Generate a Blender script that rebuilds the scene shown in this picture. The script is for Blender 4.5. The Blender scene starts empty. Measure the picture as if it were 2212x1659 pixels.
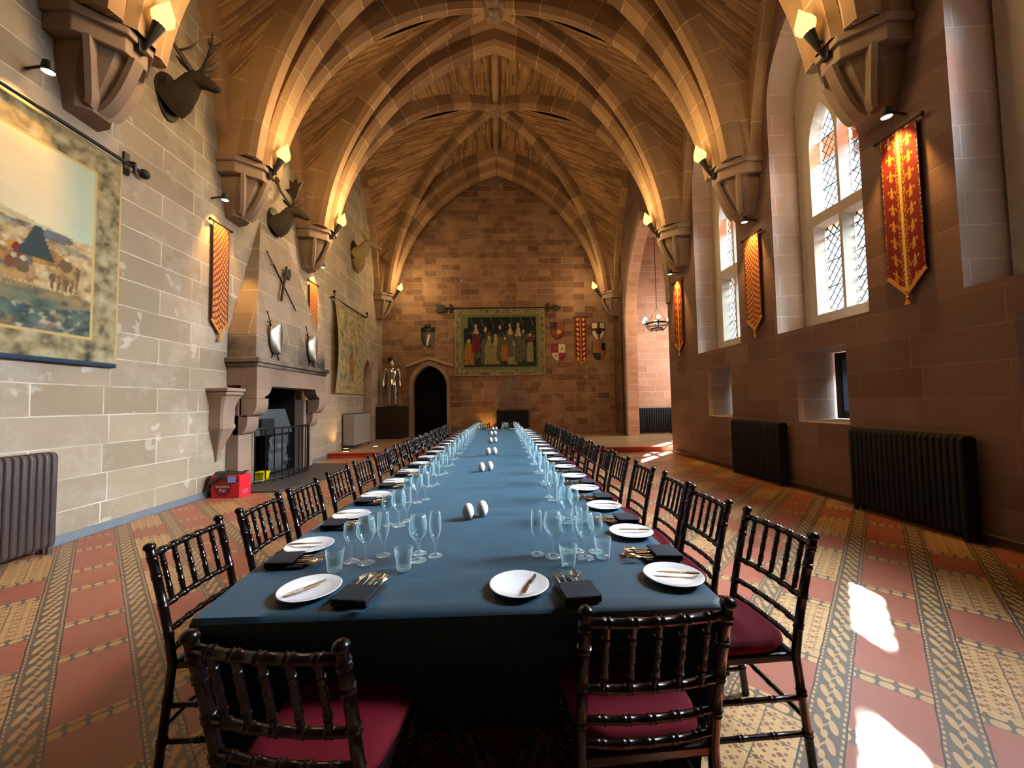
import bpy, bmesh, math, random
from math import sin, cos, pi, sqrt, radians
from mathutils import Vector, Matrix, noise

rng = random.Random(11)
scene = bpy.context.scene
COL = scene.collection


def V(*a):
    return Vector(a)


class MB:
    """collects shapes and links them as one mesh object"""

    def __init__(s):
        s.v = []
        s.f = []
        s.uv = {}
        s.col = {}

    def add(s, verts, faces, uvs=None):
        b = len(s.v)
        s.v += [Vector(p) for p in verts]
        for i, f in enumerate(faces):
            if uvs is not None:
                s.uv[len(s.f)] = uvs[i]
            s.f.append([b + k for k in f])
        return s

    def box(s, x0, x1, y0, y1, z0, z1):
        return s.add([(x0, y0, z0), (x1, y0, z0), (x1, y1, z0), (x0, y1, z0), (x0, y0, z1), (x1, y0, z1), (x1, y1, z1), (x0, y1, z1)],
                     [(0, 3, 2, 1), (4, 5, 6, 7), (0, 1, 5, 4), (1, 2, 6, 5), (2, 3, 7, 6), (3, 0, 4, 7)])

    def hexa(s, bot, top):
        return s.add(list(bot) + list(top), [(0, 3, 2, 1), (4, 5, 6, 7), (0, 1, 5, 4), (1, 2, 6, 5), (2, 3, 7, 6), (3, 0, 4, 7)])

    def prism(s, poly, d0, d1, plane='xz'):
        n = len(poly)

        def P(a, b, d):
            return {'xz': (a, d, b), 'yz': (d, a, b), 'xy': (a, b, d)}[plane]
        vs = [P(a, b, d0) for a, b in poly] + [P(a, b, d1) for a, b in poly]
        fs = [tuple(range(n))[::-1], tuple(range(n, 2 * n))] + [(i, (i + 1) % n, n + (i + 1) % n, n + i) for i in range(n)]
        return s.add(vs, fs)

    def tube(s, pts, r, n=8, cap=True, flat=1.0):
        pts = [Vector(p) for p in pts]
        m = len(pts)
        rr = r if isinstance(r, (list, tuple)) else [r] * m
        t0 = (pts[1] - pts[0]).normalized()
        ref = V(0, 0, 1) if abs(t0.z) < 0.9 else V(0, 1, 0)
        a = t0.cross(ref).normalized()
        b0 = len(s.v)
        vs = []
        for i in range(m):
            t = (pts[min(i + 1, m - 1)] - pts[max(i - 1, 0)])
            if t.length < 1e-9:
                t = t0
            t.normalize()
            a = (a - t * a.dot(t)).normalized()
            b = t.cross(a)
            for k in range(n):
                an = 2 * pi * k / n
                vs.append(pts[i] + a * (cos(an) * rr[i]) + b * (sin(an) * rr[i] * flat))
        fs = []
        for i in range(m - 1):
            for k in range(n):
                fs.append((i * n + k, i * n + (k + 1) % n, (i + 1) * n + (k + 1) % n, (i + 1) * n + k))
        if cap:
            fs.append(tuple(range(n))[::-1])
            fs.append(tuple((m - 1) * n + k for k in range(n)))
        return s.add(vs, fs)

    def lathe(s, prof, n=20, c=(0, 0, 0), closed=False):
        c = Vector(c)
        vs = []
        for (r, z) in prof:
            for k in range(n):
                a = 2 * pi * k / n
                vs.append(c + V(r * cos(a), r * sin(a), z))
        fs = []
        m = len(prof)
        for i in range(m - 1):
            for k in range(n):
                fs.append((i * n + k, i * n + (k + 1) % n, (i + 1) * n + (k + 1) % n, (i + 1) * n + k))
        if prof[0][0] > 1e-6 and closed:
            fs.append(tuple(range(n))[::-1])
        if prof[-1][0] > 1e-6 and closed:
            fs.append(tuple((m - 1) * n + k for k in range(n)))
        return s.add(vs, fs)

    def ball(s, c, r, nu=12, nv=8, rot=None):
        c = Vector(c)
        r = (r, r, r) if isinstance(r, (int, float)) else r
        vs = []
        for j in range(nv + 1):
            th = pi * j / nv
            for i in range(nu):
                ph = 2 * pi * i / nu
                p = V(r[0] * sin(th) * cos(ph), r[1] * sin(th) * sin(ph), r[2] * cos(th))
                if rot is not None:
                    p = rot @ p
                vs.append(c + p)
        fs = []
        for j in range(nv):
            for i in range(nu):
                fs.append((j * nu + i, (j + 1) * nu + i, (j + 1) * nu + (i + 1) % nu, j * nu + (i + 1) % nu))
        return s.add(vs, fs)

    def sweep(s, pts, section, B, up, cap=True, closed=True):
        """section of (across, outward) carried along pts; B is the fixed across-direction"""
        pts = [Vector(p) for p in pts]
        B = Vector(B).normalized()
        m = len(pts)
        n = len(section)
        per = [0]
        for i in range(n):
            a, b = section[i], section[(i + 1) % n]
            per.append(per[-1] + sqrt((a[0] - b[0]) ** 2 + (a[1] - b[1]) ** 2))
        vs = []
        L = [0]
        for i in range(m):
            t = (pts[min(i + 1, m - 1)] - pts[max(i - 1, 0)]).normalized()
            N = t.cross(B)
            if N.length < 1e-6:
                N = Vector(up)
            N.normalize()
            if N.dot(Vector(up[i]) if isinstance(up, list) else Vector(up)) < 0:
                N = -N
            if i:
                L.append(L[-1] + (pts[i] - pts[i - 1]).length)
            for (a, o) in section:
                vs.append(pts[i] + B * a + N * o)
        fs, us = [], []
        for i in range(m - 1):
            for k in range(n if closed else n - 1):
                k2 = (k + 1) % n
                fs.append((i * n + k, i * n + k2, (i + 1) * n + k2, (i + 1) * n + k))
                us.append([(L[i], per[k]), (L[i], per[k + 1]), (L[i + 1], per[k + 1]), (L[i + 1], per[k])])
        if cap and closed:
            fs.append(tuple(range(n))[::-1])
            us.append([(p[0], p[1]) for p in section][::-1])
            fs.append(tuple((m - 1) * n + k for k in range(n)))
            us.append([(p[0], p[1]) for p in section])
        return s.add(vs, fs, us)

    def grid(s, rows, uv=True):
        """rows: list of lists of points; UV in metres (u across, v along rows)"""
        m, n = len(rows), len(rows[0])
        vs = [p for r in rows for p in r]
        vv = [0]
        for i in range(1, m):
            vv.append(vv[-1] + sum((Vector(rows[i][j]) - Vector(rows[i - 1][j])).length for j in (0, n // 2, n - 1)) / 3)
        uu = []
        for r in rows:
            u = [0]
            for j in range(1, n):
                u.append(u[-1] + (Vector(r[j]) - Vector(r[j - 1])).length)
            uu.append(u)
        fs, us = [], []
        for i in range(m - 1):
            for j in range(n - 1):
                fs.append((i * n + j, i * n + j + 1, (i + 1) * n + j + 1, (i + 1) * n + j))
                us.append([(uu[i][j], vv[i]), (uu[i][j + 1], vv[i]), (uu[i + 1][j + 1], vv[i + 1]), (uu[i + 1][j], vv[i + 1])])
        return s.add(vs, fs, us if uv else None)

    def xf(s, M, start=0):
        for i in range(start, len(s.v)):
            s.v[i] = M @ s.v[i]
        return s

    def build(s, name, mat=None, parent=None, smooth=35, bevel=0, colors=None, recalc=True, loc=None):
        me = bpy.data.meshes.new(name)
        me.from_pydata([tuple(p) for p in s.v], [], s.f)
        uvl = me.uv_layers.new(name='UVMap')
        for pi_, p in enumerate(me.polygons):
            if pi_ in s.uv:
                for k, li in enumerate(p.loop_indices):
                    uvl.data[li].uv = s.uv[pi_][k]
            else:
                nx, ny, nz = abs(p.normal.x), abs(p.normal.y), abs(p.normal.z)
                for li in p.loop_indices:
                    q = me.vertices[me.loops[li].vertex_index].co
                    if nz >= nx and nz >= ny:
                        w = (q.x, q.y)
                    elif nx >= ny:
                        w = (q.y, q.z)
                    else:
                        w = (q.x, q.z)
                    uvl.data[li].uv = w
        if colors is not None:
            ca = me.color_attributes.new('Col', 'FLOAT_COLOR', 'POINT')
            flat = []
            for c in colors:
                flat += [c[0], c[1], c[2], 1.0]
            ca.data.foreach_set('color', flat)
        if recalc:
            bm = bmesh.new()
            bm.from_mesh(me)
            bmesh.ops.recalc_face_normals(bm, faces=bm.faces)
            bm.to_mesh(me)
            bm.free()
        if smooth:
            me.polygons.foreach_set('use_smooth', [True] * len(me.polygons))
            me.set_sharp_from_angle(angle=radians(smooth))
        me.update()
        o = bpy.data.objects.new(name, me)
        COL.objects.link(o)
        if mat:
            me.materials.append(mat)
        if parent:
            o.parent = parent
        if loc:
            o.location = loc
        if bevel:
            md = o.modifiers.new('bevel', 'BEVEL')
            md.width = bevel
            md.segments = 2
            md.limit_method = 'ANGLE'
        return o


def thing(name, label, cat, loc=(0, 0, 0), rz=0, group=None):
    o = bpy.data.objects.new(name, None)
    o.empty_display_size = 0.1
    COL.objects.link(o)
    o.location = loc
    o.rotation_euler = (0, 0, rz)
    tag(o, label, cat, group)
    return o


def tag(o, label, cat, group=None):
    o['label'] = label
    o['category'] = cat
    if group:
        o['group'] = group
    return o


def struct(o):
    o['kind'] = 'structure'
    return o


def kids(o):
    return KIDS.get(o.name) or [c for c in bpy.data.objects if c.parent == o]


KIDS = {}


def dup(root, loc, rz, label, group=None, scale=None):
    """a copy of a thing, its parts and their sub-parts"""
    r = root.copy()
    COL.objects.link(r)
    r.location = loc
    r.rotation_euler = (0, 0, rz)
    r['label'] = label
    if group:
        r['group'] = group
    if scale:
        r.scale = scale
    if root.name not in KIDS:
        ch = [c for c in bpy.data.objects if c.parent == root]
        KIDS[root.name] = [(c, [g for g in bpy.data.objects if g.parent == c]) for c in ch]
    for c, gs in KIDS[root.name]:
        d = c.copy()
        COL.objects.link(d)
        d.parent = r
        for g in gs:
            e = g.copy()
            COL.objects.link(e)
            e.parent = d
    return r


def lin(h):
    h = h.lstrip('#')
    out = []
    for i in (0, 2, 4):
        c = int(h[i:i + 2], 16) / 255
        out.append(c / 12.92 if c <= 0.04045 else ((c + 0.055) / 1.055) ** 2.4)
    return tuple(out)


def mixc(a, b, t):
    t = max(0, min(1, t))
    return tuple(a[i] + (b[i] - a[i]) * t for i in range(3))


ORD = ['first', 'second', 'third', 'fourth', 'fifth', 'sixth', 'seventh', 'eighth', 'ninth', 'tenth', 'eleventh', 'twelfth',
       'thirteenth', 'fourteenth', 'fifteenth', 'sixteenth', 'seventeenth', 'eighteenth', 'nineteenth', 'twentieth']


# ---------------------------------------------------------------- node helpers
class NT:
    def __init__(s, name):
        s.m = bpy.data.materials.new(name)
        s.m.use_nodes = True
        s.t = s.m.node_tree
        s.t.nodes.clear()
        s.out = s.n('ShaderNodeOutputMaterial')

    def n(s, typ, **kw):
        nd = s.t.nodes.new(typ)
        for k, v in kw.items():
            setattr(nd, k, v)
        return nd

    def l(s, a, b):
        s.t.links.new(a, b)

    def set(s, sock, val):
        if isinstance(val, E):
            s.l(val.s, sock)
        elif isinstance(val, bpy.types.NodeSocket):
            s.l(val, sock)
        elif isinstance(val, tuple) and len(val) == 3 and sock.type == 'RGBA':
            sock.default_value = (*val, 1)
        else:
            sock.default_value = val

    def math(s, op, a, b=None, c=None):
        nd = s.n('ShaderNodeMath', operation=op)
        s.set(nd.inputs[0], a)
        if b is not None:
            s.set(nd.inputs[1], b)
        if c is not None:
            s.set(nd.inputs[2], c)
        return E(s, nd.outputs[0])

    def mix(s, f, a, b, blend='MIX'):
        nd = s.n('ShaderNodeMix', data_type='RGBA', blend_type=blend)
        s.set(nd.inputs[0], f)
        s.set(nd.inputs[6], a)
        s.set(nd.inputs[7], b)
        return nd.outputs[2]

    def noise(s, vec, scale, detail=3, rough=0.5):
        nd = s.n('ShaderNodeTexNoise')
        if vec is not None:
            s.l(vec, nd.inputs['Vector'])
        nd.inputs['Scale'].default_value = scale
        nd.inputs['Detail'].default_value = detail
        nd.inputs['Roughness'].default_value = rough
        return nd

    def ramp(s, fac, stops):
        nd = s.n('ShaderNodeValToRGB')
        s.set(nd.inputs[0], fac)
        el = nd.color_ramp.elements
        while len(el) < len(stops):
            el.new(0.5)
        for e, (p, c) in zip(el, stops):
            e.position = p
            e.color = (*c, 1) if isinstance(c, tuple) else (c, c, c, 1)
        return nd.outputs[0]

    def bsdf(s, col, rough=0.6, metal=0, spec=0.5, bump=None, bstr=0.2, bdist=0.01, **kw):
        p = s.n('ShaderNodeBsdfPrincipled')
        s.set(p.inputs['Base Color'], col)
        s.set(p.inputs['Roughness'], rough)
        s.set(p.inputs['Metallic'], metal)
        s.set(p.inputs['Specular IOR Level'], spec)
        for k, v in kw.items():
            s.set(p.inputs[k], v)
        if bump is not None:
            b = s.n('ShaderNodeBump')
            b.inputs['Strength'].default_value = bstr
            b.inputs['Distance'].default_value = bdist
            s.set(b.inputs['Height'], bump)
            s.l(b.outputs[0], p.inputs['Normal'])
        s.l(p.outputs[0], s.out.inputs[0])
        return p


class E:
    def __init__(s, nt, sock):
        s.nt, s.s = nt, sock

    def __add__(s, o): return s.nt.math('ADD', s, o)
    def __radd__(s, o): return s.nt.math('ADD', o, s)
    def __sub__(s, o): return s.nt.math('SUBTRACT', s, o)
    def __rsub__(s, o): return s.nt.math('SUBTRACT', o, s)
    def __mul__(s, o): return s.nt.math('MULTIPLY', s, o)
    def __rmul__(s, o): return s.nt.math('MULTIPLY', o, s)
    def __truediv__(s, o): return s.nt.math('DIVIDE', s, o)
    def lt(s, o): return s.nt.math('LESS_THAN', s, o)
    def gt(s, o): return s.nt.math('GREATER_THAN', s, o)
    def mod(s, o): return s.nt.math('FLOORED_MODULO', s, o)
    def floor(s): return s.nt.math('FLOOR', s)
    def abs(s): return s.nt.math('ABSOLUTE', s)
    def sin(s): return s.nt.math('SINE', s)
    def min(s, o): return s.nt.math('MINIMUM', s, o)
    def max(s, o): return s.nt.math('MAXIMUM', s, o)
    def pow(s, o): return s.nt.math('POWER', s, o)


def simple(name, col, rough=0.5, metal=0, spec=0.5, noise_amt=0.0, nscale=8, bump=0, **kw):
    t = NT(name)
    c = col
    bm = None
    if noise_amt or bump:
        tc = t.n('ShaderNodeTexCoord')
        nz = t.noise(tc.outputs['Object'], nscale, 4)
        if noise_amt:
            c = t.mix(nz.outputs['Fac'], tuple(max(0, x * (1 - noise_amt)) for x in col), tuple(min(1, x * (1 + noise_amt)) for x in col))
        if bump:
            bm = nz.outputs['Fac']
    t.bsdf(c, rough, metal, spec, bm, bump, 0.005, **kw)
    return t.m


def stone(name, ca, cb, mortar, bw, rh, ms, squash=0.7, sq=3, off=0.43, patch=None, patch_amt=0.0, rough=0.85, dirt=None, distort=0.012, vary=0.35):
    t = NT(name)
    uv = t.n('ShaderNodeUVMap').outputs[0]
    geo = t.n('ShaderNodeNewGeometry')
    nz = t.noise(uv, 2.3, 2)
    sub = t.n('ShaderNodeVectorMath', operation='SUBTRACT')
    t.l(nz.outputs['Color'], sub.inputs[0])
    sub.inputs[1].default_value = (0.5, 0.5, 0.5)
    sc = t.n('ShaderNodeVectorMath', operation='SCALE')
    t.l(sub.outputs[0], sc.inputs[0])
    sc.inputs['Scale'].default_value = distort
    ad = t.n('ShaderNodeVectorMath', operation='ADD')
    t.l(uv, ad.inputs[0])
    t.l(sc.outputs[0], ad.inputs[1])
    br = t.n('ShaderNodeTexBrick', offset=off, offset_frequency=2, squash=squash, squash_frequency=sq)
    t.l(ad.outputs[0], br.inputs['Vector'])
    br.inputs['Color1'].default_value = (0, 0, 0, 1)
    br.inputs['Color2'].default_value = (1, 1, 1, 1)
    br.inputs['Mortar'].default_value = (0.5, 0.5, 0.5, 1)
    br.inputs['Scale'].default_value = 1
    br.inputs['Mortar Size'].default_value = ms
    br.inputs['Mortar Smooth'].default_value = 0.4
    br.inputs['Brick Width'].default_value = bw
    br.inputs['Row Height'].default_value = rh
    col = t.mix(br.outputs['Color'], ca, cb)
    n1 = t.noise(geo.outputs['Position'], 1.1, 5, 0.6)
    col = t.mix(t.ramp(n1.outputs['Fac'], [(0.3, 1 - vary), (0.7, 1 + vary * 0.4)]), (0, 0, 0), col, 'MULTIPLY') if False else col
    g = t.ramp(n1.outputs['Fac'], [(0.28, 1 - vary), (0.72, 1.0)])
    mm = t.n('ShaderNodeMix', data_type='RGBA', blend_type='MULTIPLY')
    mm.inputs[0].default_value = 1
    t.l(col, mm.inputs[6])
    t.l(g, mm.inputs[7])
    col = mm.outputs[2]
    if patch:
        n2 = t.noise(geo.outputs['Position'], 0.9, 6, 0.65)
        pf = t.ramp(n2.outputs['Fac'], [(0.52, 0.0), (0.66, 1.0)])
        col = t.mix(E(t, pf) * patch_amt if False else t.math('MULTIPLY', pf, patch_amt), col, patch)
        n3 = t.noise(geo.outputs['Position'], 3.4, 3, 0.5)
        pf2 = t.ramp(n3.outputs['Fac'], [(0.66, 0.0), (0.70, 1.0)])
        col = t.mix(t.math('MULTIPLY', pf2, min(1, patch_amt * 0.9)), col, tuple(min(1, x * 1.25) for x in patch))
    # joints, broken up where the pointing has weathered
    nj = t.noise(geo.outputs['Position'], 2.0, 3)
    jf = t.math('MULTIPLY', br.outputs['Fac'], t.ramp(nj.outputs['Fac'], [(0.35, 0.25), (0.6, 1.0)]))
    col = t.mix(jf, col, mortar)
    nb = t.noise(geo.outputs['Position'], 14, 5, 0.6)
    h = t.math('SUBTRACT', t.math('MULTIPLY', nb.outputs['Fac'], 0.5), t.math('MULTIPLY', br.outputs['Fac'], 0.6))
    t.bsdf(col, rough, 0, 0.25, h, 0.35, 0.012)
    return t.m


def painted(name, rough=0.8, weave=True, metal=0.0, spec=0.3):
    t = NT(name)
    at = t.n('ShaderNodeAttribute', attribute_name='Col')
    h = None
    if weave:
        tc = t.n('ShaderNodeTexCoord')
        nz = t.noise(tc.outputs['Object'], 90, 2)
        h = nz.outputs['Fac']
    t.bsdf(at.outputs['Color'], rough, metal, spec, h, 0.15, 0.004)
    return t.m
# ---------------------------------------------------------------- materials
M = {}
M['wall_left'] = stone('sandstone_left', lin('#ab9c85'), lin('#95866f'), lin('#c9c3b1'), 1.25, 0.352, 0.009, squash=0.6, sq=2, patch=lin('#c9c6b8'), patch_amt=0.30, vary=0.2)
M['wall_right'] = stone('sandstone_right_shaded', lin('#83685e'), lin('#70574d'), lin('#867166'), 1.1, 0.36, 0.006, squash=0.7, sq=2, vary=0.25)  # darker copy of the sandstone: the wall's shade is put into the colour
M['wall_back'] = stone('sandstone_back', lin('#a5836b'), lin('#745744'), lin('#a98d74'), 0.80, 0.262, 0.009, squash=0.6, sq=2, patch=lin('#b79a7e'), patch_amt=0.4, vary=0.4, distort=0.05)
M['wall_alcove'] = stone('sandstone_alcove', lin('#c9a08a'), lin('#b58a76'), lin('#d2b49e'), 0.7, 0.26, 0.010, vary=0.2)
M['rib'] = stone('rib_stone', lin('#b6946f'), lin('#7a5d45'), lin('#cbb08a'), 0.62, 9.0, 0.012, squash=1.0, sq=1, off=0.0, vary=0.35, distort=0.004)
M['dressed'] = stone('dressed_stone', lin('#a8917c'), lin('#947c68'), lin('#86715e'), 2.3, 0.9, 0.004, vary=0.35)
M['hood'] = stone('hood_stone', lin('#a89680'), lin('#8e7f6c'), lin('#b5a893'), 0.9, 0.46, 0.008, vary=0.35)
M['reveal'] = stone('reveal_stone', lin('#cdb9ab'), lin('#bda79a'), lin('#d9cabd'), 0.7, 0.36, 0.009, vary=0.18)
M['web'] = stone('vault_web_stone', lin('#bd9668'), lin('#785a3c'), lin('#54402a'), 0.75, 0.066, 0.005, squash=0.6, sq=3, off=0.37, vary=0.35, distort=0.01)
M['black_iron'] = simple('black_iron', (0.012, 0.012, 0.013), 0.5, 0.3)
M['gloss_black'] = simple('black_steel', (0.006, 0.008, 0.010), 0.28, 0.2)
M['radiator_brown'] = simple('radiator_brown', lin('#4b423e'), 0.45, 0.3)
M['radiator_black'] = simple('radiator_black', (0.006, 0.007, 0.009), 0.7, 0.0, 0.3)
M['chair'] = simple('mahogany', (0.0050, 0.0028, 0.0026), 0.24, 0, 0.5, 0.4, 20)
M['velvet'] = simple('red_velvet', lin('#5a0a18'), 0.9, 0, 0.15, 0.12, 40)
M['china'] = simple('white_china', (0.70, 0.72, 0.72), 0.18, 0, 0.5)
M['egg'] = simple('egg_glaze', (0.88, 0.86, 0.83), 0.3)
M['steel'] = simple('cutlery_steel', (0.75, 0.74, 0.72), 0.16, 1.0)
M['armour'] = simple('armour_steel', (0.55, 0.52, 0.48), 0.22, 1.0)
M['worn_steel'] = simple('worn_steel', (0.30, 0.28, 0.23), 0.42, 1.0, 0.5, 0.5, 7)
M['napkin'] = simple('napkin_cloth', (0.008, 0.013, 0.021), 0.75, 0, 0.3, 0.1, 60, 0.1)
M['gold'] = simple('gilt', lin('#b98a3a'), 0.35, 0.8)
M['rod'] = simple('dark_rod', (0.02, 0.013, 0.01), 0.4, 0.2)
M['dark_wood'] = simple('dark_wood', (0.018, 0.011, 0.008), 0.5, 0, 0.4, 0.3, 6)
M['box_red'] = simple('box_red', lin('#d8172e'), 0.5)
M['bag_black'] = simple('bag_black', (0.012, 0.012, 0.013), 0.3)
M['yellow'] = simple('yellow_plastic', lin('#e6cf0a'), 0.45)
M['white'] = simple('print_white', (0.8, 0.74, 0.72), 0.6)
M['maroon'] = simple('print_maroon', lin('#7c1420'), 0.6)
M['dusty_pink'] = simple('print_faded_pink', lin('#a4505a'), 0.6)
M['blue_patch'] = simple('print_blue', lin('#7f93c8'), 0.5)
M['red_edge'] = simple('red_edge', lin('#b8452c'), 0.4)
M['soot'] = simple('soot', (0.02, 0.021, 0.022), 0.9, 0, 0.2, 0.4, 3)
M['iron_grey'] = simple('grey_iron', (0.075, 0.095, 0.105), 0.5, 0.2)
M['hearth'] = simple('hearth_slate', (0.05, 0.045, 0.042), 0.6, 0, 0.3, 0.3, 5)
M['cabinet_grey'] = simple('cabinet_grey', lin('#8d857c'), 0.5)
M['lead'] = simple('lead', (0.03, 0.035, 0.04), 0.6, 0.5)
M['window_stone'] = simple('window_stone', lin('#b5aa9a'), 0.8, 0, 0.2, 0.15, 5, 0.1)
M['pale_fur'] = simple('pale_hide', lin('#8b7a52'), 0.9, 0, 0.2, 0.35, 9, 0.3)
M['dark_fur'] = simple('dark_hide', (0.03, 0.022, 0.014), 0.9, 0, 0.2, 0.3, 9, 0.3)
M['grey_fur'] = simple('grey_hide', (0.065, 0.05, 0.032), 0.9, 0, 0.2, 0.35, 9, 0.3)
M['horn'] = simple('antler_horn', (0.03, 0.024, 0.015), 0.6)
M['pale_horn'] = simple('pale_horn', lin('#a8976a'), 0.6)
M['fabric_gold'] = simple('gold_braid', lin('#c08a38'), 0.6, 0.2)
M['painted_cloth'] = painted('woven_picture')
M['painted_shield'] = painted('painted_wood', 0.4, False)
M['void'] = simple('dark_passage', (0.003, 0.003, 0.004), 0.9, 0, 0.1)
M['paper'] = simple('white_plastic', (0.75, 0.75, 0.73), 0.5)
M['skirting'] = simple('skirting_grey', lin('#69737c'), 0.55, 0, 0.4, 0.15, 6)
M['pipe'] = simple('brown_pipe', lin('#4a3426'), 0.4, 0.2)


def cloth_mat():
    t = NT('navy_cloth')
    tc = t.n('ShaderNodeTexCoord')
    nz = t.noise(tc.outputs['Object'], 3.0, 4)
    nf = t.noise(tc.outputs['Object'], 400, 1)
    c = t.mix(nz.outputs['Fac'], (0.003, 0.025, 0.042), (0.005, 0.035, 0.057))
    t.bsdf(c, 0.62, 0, 0.5, nf.outputs['Fac'], 0.05, 0.001, **{'Sheen Weight': 0.35, 'Sheen Roughness': 0.4, 'Sheen Tint': (0.25, 0.60, 0.90, 1)})
    return t.m


M['cloth'] = cloth_mat()


def glass_mat(name='clear_glass', tint=(0.90, 0.965, 0.98), gl=(0.9, 0.99, 1.0), lo=0.05, power=2.2, hi=0.9, body=0.0):
    t = NT(name)
    lw = t.n('ShaderNodeLayerWeight')
    lw.inputs[0].default_value = 0.5
    f = E(t, lw.outputs['Facing']).pow(power) * hi + lo
    tr = t.n('ShaderNodeBsdfTransparent')
    tr.inputs[0].default_value = (*tint, 1)
    g = t.n('ShaderNodeBsdfGlossy')
    g.inputs['Color'].default_value = (*gl, 1)
    g.inputs['Roughness'].default_value = 0.04
    surf = g.outputs[0]
    if body:
        df = t.n('ShaderNodeBsdfDiffuse')
        df.inputs[0].default_value = (0.75, 0.93, 1.0, 1)
        tl = t.n('ShaderNodeBsdfTranslucent')
        tl.inputs[0].default_value = (0.75, 0.93, 1.0, 1)
        m1 = t.n('ShaderNodeMixShader')
        m1.inputs[0].default_value = 0.5
        t.l(df.outputs[0], m1.inputs[1])
        t.l(tl.outputs[0], m1.inputs[2])
        m2 = t.n('ShaderNodeMixShader')
        m2.inputs[0].default_value = body
        t.l(g.outputs[0], m2.inputs[1])
        t.l(m1.outputs[0], m2.inputs[2])
        surf = m2.outputs[0]
    mx = t.n('ShaderNodeMixShader')
    t.l(f.s, mx.inputs[0])
    t.l(tr.outputs[0], mx.inputs[1])
    t.l(surf, mx.inputs[2])
    t.l(mx.outputs[0], t.out.inputs[0])
    return t.m


M['glass'] = glass_mat(lo=0.07, power=2.0, hi=0.9, body=0.55, tint=(0.93, 0.98, 0.99))
M['pane'] = glass_mat('window_pane', (0.95, 0.97, 1.0), (0.9, 0.95, 1.0), 0.02, 4, 0.4)
M['red_pane'] = glass_mat('red_pane', (0.95, 0.22, 0.10), (0.9, 0.5, 0.4), 0.02, 4, 0.4)
M['violet_pane'] = glass_mat('violet_pane', (0.35, 0.25, 0.95), (0.5, 0.5, 0.9), 0.02, 4, 0.4)


def emit(name, col, s):
    t = NT(name)
    e = t.n('ShaderNodeEmission')
    e.inputs[0].default_value = (*col, 1)
    e.inputs[1].default_value = s
    t.l(e.outputs[0], t.out.inputs[0])
    return t.m


def frosted(name, col):
    t = NT(name)
    d = t.n('ShaderNodeBsdfTranslucent')
    d.inputs[0].default_value = (*col, 1)
    t.l(d.outputs[0], t.out.inputs[0])
    return t.m


M['frosted'] = frosted('frosted_pane', (0.06, 0.066, 0.078))
M['blind'] = frosted('white_blind', (0.14, 0.14, 0.14))
M['flame'] = emit('flame_glass', (1.0, 0.54, 0.15), 2.8)
M['lamp'] = emit('spot_lens', (1.0, 0.72, 0.38), 30)
M['bulb'] = emit('candle_bulb', (1.0, 0.72, 0.36), 14)
M['floor_lamp'] = emit('floor_spot', (1.0, 0.78, 0.45), 2.2)


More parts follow.
